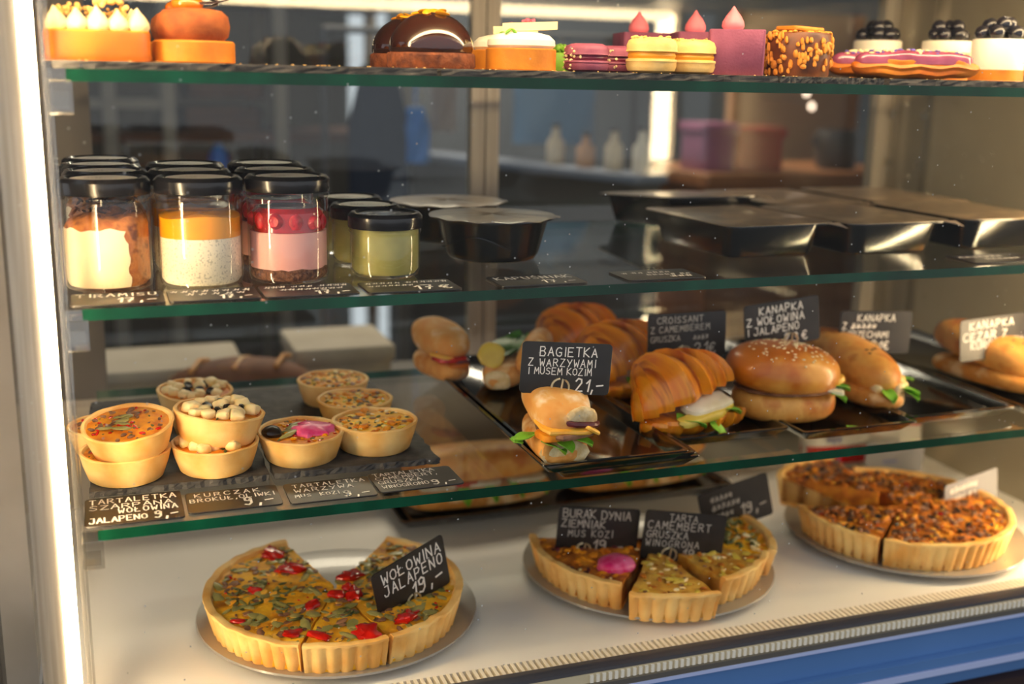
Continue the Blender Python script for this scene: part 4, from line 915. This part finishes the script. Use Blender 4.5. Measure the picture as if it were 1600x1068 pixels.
slab(t, 'pickle_slice', 'pear', (-.010, -.010, .044), (.0165, .004, .015), (radians(-30), radians(20), radians(10)), .8)
# croissants -----------------------------------------------------------
def croissant(lab, loc, rz, s_=1., op=24):
    t = thing('croissant_sandwich', lab, 'croissant', loc, (0, 0, rz), 'filled croissants'); t.scale = (s_,) * 3
    def half(bend, w0, h0, n_=46, m_=20, sg=1):
        rings = []
        for i in range(n_ + 1):
            f = i / n_; u = f * 2 - 1; an = u * bend
            cx = .058 * sin(an) / sin(bend); cy = -.05 * (1 - cos(an)) + .012
            k = max(.0, 1 - abs(u) ** 2.4) ** .55; st = (abs(u) * 4.6) % 1.0; k *= 1 + .24 * (.5 - st)
            tx, ty = cos(an), -sin(an); ring = []
            for j in range(m_):
                a = 2 * pi * j / m_; r_ = w0 * k * cos(a); z = h0 * k * sin(a)
                if sg > 0: z = max(z, -.0035 * k)
                else: z = min(max(z, -h0 * .85), .0035)
                ring.append((cx - ty * r_ * -1 * 1.0, cy + tx * r_, z))
            rings.append(ring)
        return MB().loops(rings)
    half(.85, .038, .021, n_=92, sg=-1).build('bottom_half', MATS['croissant'], t, (0, 0, .0175))
    half(.95, .042, .040, n_=92, sg=1).build('top_half', MATS['croissant'], t, (-.008, .012, .0365), (radians(-7), radians(-11), radians(6)))
    slab(t, 'cheese_wedge', 'white_fish', (.016, -.014, .0310), (.030, .013, .0042), (radians(14), radians(-6), .12))
    slab(t, 'pear_slice', 'pear', (.002, -.024, .0215), (.030, .008, .0046), (radians(10), radians(-4), .12))
    slab(t, 'pear_slice', 'pear', (.026, -.018, .0250), (.022, .008, .0036), (radians(10), radians(-10), .2))
    leaves(t, [((-.024, -.018, .0225), .03, .011, radians(-30), radians(4)), ((.03, -.014, .026), .026, .011, radians(-20), radians(4)), ((.014, -.024, .015), .020, .010, radians(-60), radians(30))])
    return t
ZB = ZS3 + .0040
croissant('filled croissant with pear and cheese, nearest of the three', (.580, 1.030, ZB), radians(10), 1.08)
croissant('filled croissant, middle of the three, left of the CROISSANT sign', (.588, 1.185, ZB), radians(24), 1.08)
croissant('filled croissant, furthest back of the three', (.580, 1.305, ZB), radians(24), 1.05)
# sesame bun -----------------------------------------------------------
t = thing('sesame_bun', 'large shiny sesame bun with filling, under the WOŁOWINA sign', 'sandwich', (.718, 1.050, ZS3 + .0045), (0, 0, radians(-6)))
MB().sup((0, 0, .0195), (.060, .047, .0205), .62, .95, nu=40, nv=16, amp=.03, fr=18).build('bottom_half', MATS['bun_side'], t)
MB().sup((0, 0, 0), (.066, .052, .0300), .85, .95, nu=44, nv=20, amp=.035, fr=16, zlo=-.62).build('top_half', MATS['bun_glaze'], t, (-.003, 0, .0560), (radians(3), radians(5), 0))
b = MB()
for k in range(110):
    a = R_(0, 6.283); q = R_(0, 1) ** .6 * .78; x, y = q * cos(a) * .066 + .004, q * sin(a) * .052 - .006
    zz = .0300 * math.sqrt(max(.02, 1 - (x / .066) ** 2 - (y / .052) ** 2)) ** .85 + .0004
    b.sup((x, y, zz), (.0023, .0015, .0010), nu=6, nv=4, rot=Matrix.Rotation(R_(0, 3), 3, 'Z'))
stuff(b.build('sesame_seeds', MATS['sesame'], t, (-.003, 0, .0560), (radians(3), radians(5), 0)))
slab(t, 'meat_slice', 'meat', (.0, -.002, .0370), (.058, .046, .0040), e=.8)
slab(t, 'pepper_slice', 'cheese', (.050, -.016, .0440), (.014, .012, .0050), (0, -.3, .3)); slab(t, 'cheese_slice', 'white_fish', (.038, -.028, .0385), (.020, .014, .0030), (0, .2, -.3))
leaves(t, [((.034, -.018, .0400), .034, .013, radians(-18), radians(-4)), ((.034, -.030, .0370), .026, .012, radians(-40), radians(10)), ((.042, .002, .042), .03, .012, radians(10), radians(-8))])
# rolls ----------------------------------------------------------------
def roll(lab, loc, rz, L_=.085, egg=True):
    t = thing('bread_roll_sandwich', lab, 'sandwich', loc, (0, 0, rz), 'long filled rolls')
    MB().sup((0, .04, .0145), (.034, L_, .0150), .75, .9, nu=36, nv=14, amp=.05, fr=24).build('bottom_half', MATS['bread'], t)
    MB().sup((0, 0, 0), (.035, L_ * .95, .0265), .85, .95, nu=36, nv=18, amp=.05, fr=22, zlo=-.55).build('top_half', MATS['bun_side'], t, (0, .046, .0450), (radians(7), 0, 0))
    for k, (x, y, z) in enumerate(((.0, -.022, .0300), (.012, -.026, .0270), (-.012, -.02, .0270), (.018, -.018, .0340), (.024, -.014, .0290))):
        slab(t, 'egg_piece' if egg else 'chicken_piece', 'feta' if egg else 'white_fish', (x, y, z), (.008, .009, .006), (R_(-.4, .4), R_(-.4, .4), R_(0, 2)), .6, .25)
    leaves(t, [((.010, -.024, .0290), .028, .010, radians(-40), radians(5)), ((-.008, -.028, .0270), .022, .009, radians(-100), radians(15)), ((.022, -.010, .033), .022, .009, radians(-10), radians(-5)), ((.018, -.03, .026), .02, .009, radians(-60), radians(20))])
    for k in range(4): MB().sup((R_(-.015, .02), R_(-.02, .02), .0455 + .0250 * R_(.75, .85)), (.003, .0018, .0006), nu=8, nv=4).build('dark_blister', MATS['dark_veg'], t)
    return t
roll('long roll with egg filling and leaves, under the third sandwich sign', (.850, 1.058, ZS3 + .0042), radians(2))
roll('long roll with leaves, under the CEZAR sign by the end wall', (1.072, 1.055, ZS3 + .0042), radians(12), .09, False)
t = thing('lettuce_scrap', 'loose scrap of lettuce on the platter in front of the sesame bun', 'lettuce', (.762, .975, ZS3 + .0062), (0, 0, .4)); leaf(MB(), (-.012, 0, .003), .026, .009, 0, 0, .3).build('lettuce_leaf', MATS['lettuce'], t)
# signs on the sandwiches ----------------------------------------------
HP = pi / 2
def sign(lab, lines, x, y, zrel, yaw, roll_, ring=(.45, .14), pin=.02, **k):
    return price_card(lab, lines, (x, y, E_ + zrel), (HP, radians(roll_), radians(yaw)), ring=ring, pin=pin, **k)
sign('black sign reading BAGIETKA Z WARZYWAMI, standing in the front baguette', [('BAGIETKA', .20, .74, .17, 0, 1.05), ('Z WARZYWAMI', .08, .54, .14, 0, 1.1), ('I MUSEM KOZIM', .08, .38, .13, 0, 1.0), ('21,-', .62, .07, .24, 0, 1.05)], .409, .960, -.271, -12, 3, w_=.088, h_=.051)
sign('black sign reading CROISSANT Z CAMEMBEREM, behind the nearest croissant', [('CROISSANT', .12, .78, .14, .02, 1.05), ('Z CAMEMBEREM', .04, .58, .13, .03, 1.05), ('GRUSZKA', .04, .38, .12, .03, .95), ('~~~~', .58, .40, .11), ('21€', .60, .08, .24, 0, 1.05)], .628, 1.12, -.287, -9, -2, (.46, .12), im='chalk_dim')
sign('black sign reading KANAPKA Z WOŁOWINA I JALAPENO, in the sesame bun', [('KANAPKA', .20, .75, .17, .0, 1.05), ('Z WOŁOWINA', .03, .53, .17, 0, 1.05), ('I JALAPENO', .03, .32, .16, 0, 1.0), ('23€', .52, .06, .20, 0, 1.2)], .736, 1.09, -.272, -6, -7, (.6, .10))
sign('black sign with three chalk lines and 21, in the egg filled roll', [('KANAPKA', .24, .76, .16, 0, 1.0), ('Z ~~~~~', .04, .57, .15, 0, 1.0), ('I ORZECHAMI', .04, .38, .15, 0, .95), ('21€', .46, .10, .20, 0, 1.2)], .892, 1.12, -.299, -11, 1, (.48, .12))
sign('black sign reading KANAPKA CEZAR Z KURCZAKIEM, in the last roll', [('KANAPKA', .14, .74, .18, .0, 1.1), ('CEZAR Z', .05, .48, .19, 0, 1.1), ('KURCZAKIEM', .16, .27, .17, 0, 1.0), ('21€', .58, .06, .18, 0, 1.1)], 1.042, 1.08, -.305, -8, -6, (.48, .10))

# ------------------------------------------------------------------ deck: plates and quiches
def plate(lab, x, y, R, m='plate_grey'):
    t = thing('plate', lab, 'plate', (x, y, ZD), group='round plates on the deck')
    MB().lathe([(0, .0005), (R * .6, 0), (R * .63, .001), (R * .80, .0025), (R * .97, .0085), (R, .0098), (R * .995, .0118), (R * .96, .0105), (R * .80, .0060), (R * .62, .0045), (0, .0042)], 72).build('dish', MATS[m], t)
    return t
plate('grey plate under the large tomato quiche', .212, 1.098, .148)
plate('grey plate under the separate quiche slices', .582, 1.102, .148, 'plate_pale')
plate('grey plate under the browned quiche by the end wall', .948, 1.098, .150, 'plate_pale')
ZQ = ZD + .0062
def slice_(lab, cx, cy, a0, a1, R, kind, h=.036, gap=.0012, grp='quiche slices', tom=(), z=ZQ, dist=0., rz=0.):
    """wedge of fluted quiche; origin at the pie centre, moved out by dist"""
    am = radians((a0 + a1) / 2); ox, oy = (gap + dist) * cos(am), (gap + dist) * sin(am)
    t = thing('quiche_slice', lab, 'quiche', (cx + ox, cy + oy, z), (0, 0, rz), grp)
    A0, A1 = radians(a0), radians(a1); fl = 60
    n_ = max(8, int((a1 - a0) / 1.0))
    prof = [(R * .88, 0, .3), (R * .905, .0015, 1), (R * .94, h * .55, 1), (R * .965, h * .86, .8), (R * .99, h * .93, .2), (R * .992, h * .99, 0), (R * .97, h * 1.01, 0), (R * .935, h * .985, 0), (R * .92, h * .86, 0)]
    rings = []
    for i in range(n_ + 1):
        a = A0 + (A1 - A0) * i / n_; col = [(0.0, 0.0, 0.0)] if False else []
        f = .030 * R * (abs(cos(a * fl / 2)) ** .7)
        for r, z_, k in prof:
            rr = r + f * k + .0009 * noise.noise(V3(cos(a) * 9, sin(a) * 9, z_ * 60)); zz = z_ + (.0018 * noise.noise(V3(cos(a) * 8, sin(a) * 8, 3)) if z_ > h * .8 else 0)
            col.append((rr * cos(a), rr * sin(a), zz))
        col.append((.004 * cos(a), .004 * sin(a), h * .10)); col.append((.004 * cos(a), .004 * sin(a), 0.0))
        rings.append(col)
    m_ = len(rings[0]); b = MB().loops(rings, True, True)
    b.build('crust', MATS['crust'], t)
    f = MB(); rr_ = 14; top = []; NA = max(6, n_ // 2)
    for i in range(NA + 1):
        a = A0 + (A1 - A0) * i / NA; row = []
        for j in range(rr_ + 1):
            r = .003 + (R * .925 - .003) * j / rr_; x, y = r * cos(a), r * sin(a)
            row.append((x, y, h * .87 + .0028 * noise.noise(V3(x + cx, y + cy, 0) * 55) + .0016 * noise.noise(V3(x + cx, y + cy, 1) * 130)))
        top.append(row)
    V = [p for r in top for p in r]; W = rr_ + 1; nV = len(V); V += [(x, y, h * .12) for x, y, _ in V]; Fs = []
    for i in range(NA):
        for j in range(rr_):
            a = i * W + j; Fs.append((a, a + W, a + W + 1, a + 1)); Fs.append((a + nV, a + 1 + nV, a + W + 1 + nV, a + W + nV))
    for j in range(rr_):
        for i in (0, NA): a = i * W + j; Fs.append((a, a + 1, a + 1 + nV, a + nV))
    for i in range(NA):
        for j in (0, rr_): a = i * W + j; Fs.append((a, a + W, a + W + nV, a + nV))
    f.add(V, Fs)
    fm = {'tomato': 'quiche_fill', 'beet': 'quiche_brown', 'pear': 'quiche_pear', 'green': 'quiche_fill', 'bacon': 'quiche_brown'}[kind]
    f.build('filling', MATS[fm], t)
    def scatter(nm, m, n2, sz, fl_=.5, st=True):
        bb = MB()
        for k in range(n2):
            a = R_(A0 + .04, A1 - .04); r = R * (.06 + .84 * R_(0, 1) ** .55); s_ = R_(*sz); x, y = r * cos(a), r * sin(a)
            bb.sup((x, y, h * .885 + R_(-.0010, .0008)), (s_, s_ * R_(.3, .8), s_ * fl_), nu=7, nv=5, amp=.4, fr=200, seed=k, rot=Matrix.Rotation(R_(0, 3.1), 3, 'Z') @ Matrix.Rotation(R_(-.4, .4), 3, 'Y'))
        stuff(bb.build(nm, MATS[m], t))
    area_ = (a1 - a0) / 45
    if kind == 'tomato':
        scatter('jalapeno_pieces', 'jalapeno', int(34 * area_), (.003, .0095), .18); scatter('meat_pieces', 'meat', int(26 * area_), (.003, .007), .25); scatter('herb_bits', 'herb', int(22 * area_), (.0015, .0060), .18); scatter('cheese_bits', 'cheese', int(12 * area_), (.003, .006), .2); scatter('tomato_bits', 'tomato', int(5 * area_), (.0015, .003), .4)
        for (r, a, s_) in tom:
            MB().sup((0, 0, 0), (.0120 * s_, .0085 * s_, .0032 * s_), .8, .8, nu=18, nv=10, amp=.6, fr=170, seed=a).build('tomato_piece', MATS['tomato'], t, (R * r * cos(radians(a)), R * r * sin(radians(a)), h * .92), (R_(-.2, .2), R_(-.2, .2), R_(0, 3)))
        for k in range(int(3 * area_)):
            a = R_(A0 + .1, A1 - .1); r = R * R_(.3, .82)
            MB().tube([(.0075 * cos(q * pi / 6), .0062 * sin(q * pi / 6), .0006 * sin(q)) for q in range(12)], .0014, 5).build('jalapeno_ring', MATS['herb'], t, (r * cos(a), r * sin(a), h * .90), (R_(-.2, .2), R_(-.2, .2), R_(0, 3)))
    elif kind == 'beet':
        scatter('browned_cheese', 'egg_orange', int(40 * area_), (.003, .008), .3); scatter('dark_beet_bits', 'onion', int(14 * area_), (.003, .007), .4); scatter('feta_bits', 'feta', int(6 * area_), (.002, .005), .5)
        for (r, a, s_) in tom: MB().sup((0, 0, 0), (.024 * s_, .018 * s_, .0095 * s_), .9, .9, nu=20, nv=10, amp=.18, fr=70).build('beetroot_mousse', MATS['beet'], t, (R * r * cos(radians(a)), R * r * sin(radians(a)), h * .93), (0, 0, .3))
    elif kind == 'pear':
        scatter('browned_cheese', 'quiche_brown', int(24 * area_), (.002, .006), .3); scatter('cheese_bits', 'feta', int(18 * area_), (.002, .006), .3); scatter('walnut_bits', 'meat', int(10 * area_), (.002, .004), .4); scatter('pear_bits', 'pear', int(22 * area_), (.003, .008), .3)
    elif kind == 'green':
        scatter('broccoli_bits', 'herb', int(60 * area_), (.003, .007), .7); scatter('cheese_bits', 'feta', int(14 * area_), (.003, .007), .5); scatter('browned_cheese', 'egg_orange', int(26 * area_), (.003, .007), .4); scatter('leek_bits', 'jalapeno', int(26 * area_), (.003, .006), .5)
    else:
        scatter('browned_cheese', 'quiche_brown', int(40 * area_), (.003, .008), .5); scatter('dark_roast_bits', 'dark_veg', int(26 * area_), (.002, .006), .5); scatter('bacon_bits', 'tomato', int(10 * area_), (.002, .004), .4); scatter('meat_pieces', 'meat', int(36 * area_), (.003, .007), .6); scatter('cheese_bits', 'cheese', int(14 * area_), (.003, .007), .3)
    return t
QX, QY, QR = .207, 1.090, .136
G1 = 'slices of the tomato quiche'
for a0, a1, lab, tom in ((104, 148, 'tomato quiche slice left of the missing wedge, tomato near its rim', ((.80, 118, 1.25), (.48, 125, 1.3))),
                         (148, 196, 'tomato quiche slice on the far left rim', ((.62, 170, .7),)),
                         (196, 244, 'tomato quiche slice at the front left', ((.86, 205, .5), (.35, 230, .8), (.80, 237, .9))),
                         (245.5, 281, 'narrow tomato quiche slice at the very front between two cuts', ((.80, 251, .9), (.83, 275, 1.3), (.15, 262, .8))),
                         (282.5, 326, 'tomato quiche slice in front of its WOŁOWINA sign', ((.78, 300, 1.25), (.22, 300, 1.0), (.12, 320, .8))),
                         (326, 10 + 360, 'tomato quiche slice on the right rim', ((.74, 345, 1.2), (.45, 340, .6))),
                         (10, 52, 'tomato quiche slice behind the WOŁOWINA sign', ((.86, 20, 1.0), (.2, 40, 1.2)))):
    slice_(lab, QX, QY, a0, a1, QR, 'tomato', tom=tom, grp=G1, gap=.0012 if 240 < a0 < 300 else .0003)
G2 = 'slices on the middle plate'
slice_('quiche slice with bright pink beetroot, left on the middle plate', .584, 1.104, 160, 231, .142, 'beet', grp=G2, tom=((.62, 220, 1.0),))
slice_('pear and cheese quiche slice, pulled forward on the middle plate', .584, 1.102, 233, 274, .142, 'pear', grp=G2, dist=.016)
slice_('browned quiche slice right of the pear slice on the middle plate', .588, 1.108, 279, 322, .138, 'pear', grp=G2)
slice_('green broccoli quiche slice at the rear right of the middle plate', .588, 1.108, 323, 378, .146, 'green', grp=G2)
G3 = 'slices of the browned quiche'
QX3, QY3 = .942, 1.100
for a0, a1, lab, d in ((165, 221, 'browned quiche slice left of the front cut, dark filling', .001), (223.5, 262, 'browned quiche slice right of the front cut', .001), (262, 310, 'browned quiche slice at the front right', 0), (310, 355, 'browned quiche slice on the right rim', 0), (355, 400, 'browned quiche slice behind the pale sign', 0), (400, 440, 'browned quiche slice at the back right', 0)):
    slice_(lab, QX3, QY3, a0, a1, .137, 'bacon', grp=G3, dist=d, h=.038, gap=.0003)
slice_('browned quiche slice set apart at the back left, in front of the packets', .935, 1.130, 82, 140, .136, 'bacon', grp=G3, z=ZQ + .004, h=.044)
sign('black sign reading WOŁOWINA JALAPENO 19, pinned in the tomato quiche', [('WOŁOWINA', .12, .72, .20, 0, 1.05), ('JALAPENO', .12, .48, .20, 0, 1.1), ('19,-', .48, .16, .27, 0, 1.15)], .276, 1.035, -.505, 24, -12, (.47, .10), .034, h_=.060)
sign('black sign reading BURAK DYNIA ZIEMNIAK 19, on the pink beetroot slice', [('BURAK DYNIA', .06, .78, .17, -.02, .95), ('ZIEMNIAK', .05, .58, .16, -.02, .95), ('MUS KOZI', .14, .38, .14, 0, 1.1), ('19,-', .46, .08, .24, 0, 1.1)], .515, 1.10, -.508, -16, 3, (.34, .10), .034, h_=.058, im='chalk_dim')
sign('black sign reading TARTA CAMEMBERT GRUSZKA WINOGRONA 19, on the pear slice', [('TARTA', .30, .82, .13, 0, 1.05), ('CAMEMBERT', .05, .64, .15, 0, 1.1), ('GRUSZKA', .05, .46, .14, 0, 1.0), ('WINOGRONA', .05, .29, .13, 0, 1.15), ('19,-', .52, .06, .20, 0, 1.2)], .602, 1.055, -.508, -16, 5, (.35, .13), .030, h_=.060, im='chalk_dim')
sign('tilted black sign with 19, on the green broccoli slice', [('~~~~~', .16, .72, .13), ('~~~~~~', .16, .52, .14), ('~~~~', .2, .32, .13), ('19,-', .56, .22, .25, 0, 1.1)], .716, 1.13, -.510, -4, -14, (.42, .10), .034, h_=.058, im='chalk_dim')
sign('sign coloured pale as if reflecting, turned sideways on the browned quiche', [('~~~~~~~', .1, .72, .16), ('~~~~ ~~', .1, .48, .16), ('~~~', .5, .2, .2)], 1.060, 1.105, -.527, 6, -8, (.42, .10), .02, m='card_white', im='chalk')
sign('small sign coloured pale as if back-lit, at the back of the browned quiche', [('~~~~', .3, .4, .14)], 1.080, 1.285, -.540, -8, 1, (.4, .06), .02, m='card_white', im='packet_print')
# platter with long baguette at the back of the deck -------------------
platter('lower of two black platters at the back of the deck', .345, .815, 1.298, 1.465, ZD, 'black platters on the deck')
platter('upper of two black platters, carrying the long baguette', .328, .808, 1.284, 1.462, ZD + .0055, 'black platters on the deck')
def long_bag(lab, x, w_, y, rz, fill=True):
    t = thing('long_baguette', lab, 'sandwich', (x, y, ZD + .0100), (0, 0, rz), 'long baguettes on the deck')
    MB().sup((0, 0, .018), (w_ / 2, .038, .018), .7, .6, nu=44, nv=12, amp=.05, fr=24).build('bottom_half', MATS['bread'], t)
    MB().sup((0, 0, 0), (w_ / 2 * .98, .038, .026), .75, .6, nu=44, nv=14, amp=.05, fr=24, zlo=-.6).build('top_half', MATS['bun_side'], t, (0, .004, .054), (radians(-4), 0, 0))
    for k in range(3): slab(t, 'cheese_slice', 'white_fish', (-w_ * .3 + k * w_ * .3, -.014, .0375), (w_ * .13, .026, .003))
    slab(t, 'tomato_slice', 'tomato', (-w_ * .12, -.020, .0385), (w_ * .1, .018, .003))
    leaves(t, [((-w_ * .15 + k * w_ * .16, -.030, .038), .03, .009, radians(-80 + 20 * k), radians(35)) for k in range(4)], 'lettuce')
    return t
long_bag('long filled baguette at the back of the deck, left of the pair', .448, .205, 1.346, 0)
long_bag('long filled baguette at the back of the deck, behind the quiche signs', .682, .225, 1.350, .02)
# packets --------------------------------------------------------------
def packet(lab, x, y, w_, h_, rz, red):
    t = thing('snack_packet', lab, 'packet', (x, y, ZD), (radians(-8), 0, rz), 'packets behind the browned quiche')
    rings = []
    for i in range(11):
        f = i / 10; th = .017 * math.sin(pi * min(max(f, .02), .98)) ** .6; ring = []
        for j in range(24):
            a = 2 * pi * j / 24; ring.append((math.copysign(abs(cos(a)) ** .4, cos(a)) * w_ / 2 * (1 + .015 * sin(f * 9)), sin(a) * th, h_ * f))
        rings.append(ring)
    MB().loops(rings).build('bag', MATS['packet_white'], t)
    for z0, z1 in red:
        rr = []
        for i in range(4):
            z_ = z0 + (z1 - z0) * i / 3; th = .017 * math.sin(pi * min(max(z_ / h_, .02), .98)) ** .6 + .0012
            rr.append([(x_ * w_ / 2, -th * (1 - abs(x_) ** 5) ** .5 if abs(x_) < 1 else 0, z_) for x_ in [q / 8 - 1 for q in range(17)]])
        b = MB(); b.loops(rr, False, False, False); V = list(b.v); n_ = len(V); b.v += [(x, y + .0006, z) for x, y, z in V]; Fs = list(b.f); b.f += [tuple(i + n_ for i in reversed(f)) for f in Fs]; b.mi += [0] * len(Fs)
        b.build('red_band', MATS['packet_red'], t)
    mb = MB(); write(mb, '~~~~', -w_ * .35, h_ * .10, .012, 0, .002); write(mb, '~~~', -w_ * .2, h_ * .62, .010, 0, .0016)
    mb.build('print', MATS['packet_print'], t, (0, -.0195, 0), (HP, 0, 0), smooth=False)
    return t
packet('white packet with a wide red band, behind the browned quiche', 1.020, 1.345, .112, .066, radians(-8), ((.008, .036),))
packet('white packet with red top, second behind the browned quiche', 1.128, 1.350, .095, .082, radians(-14), ((.056, .078),))
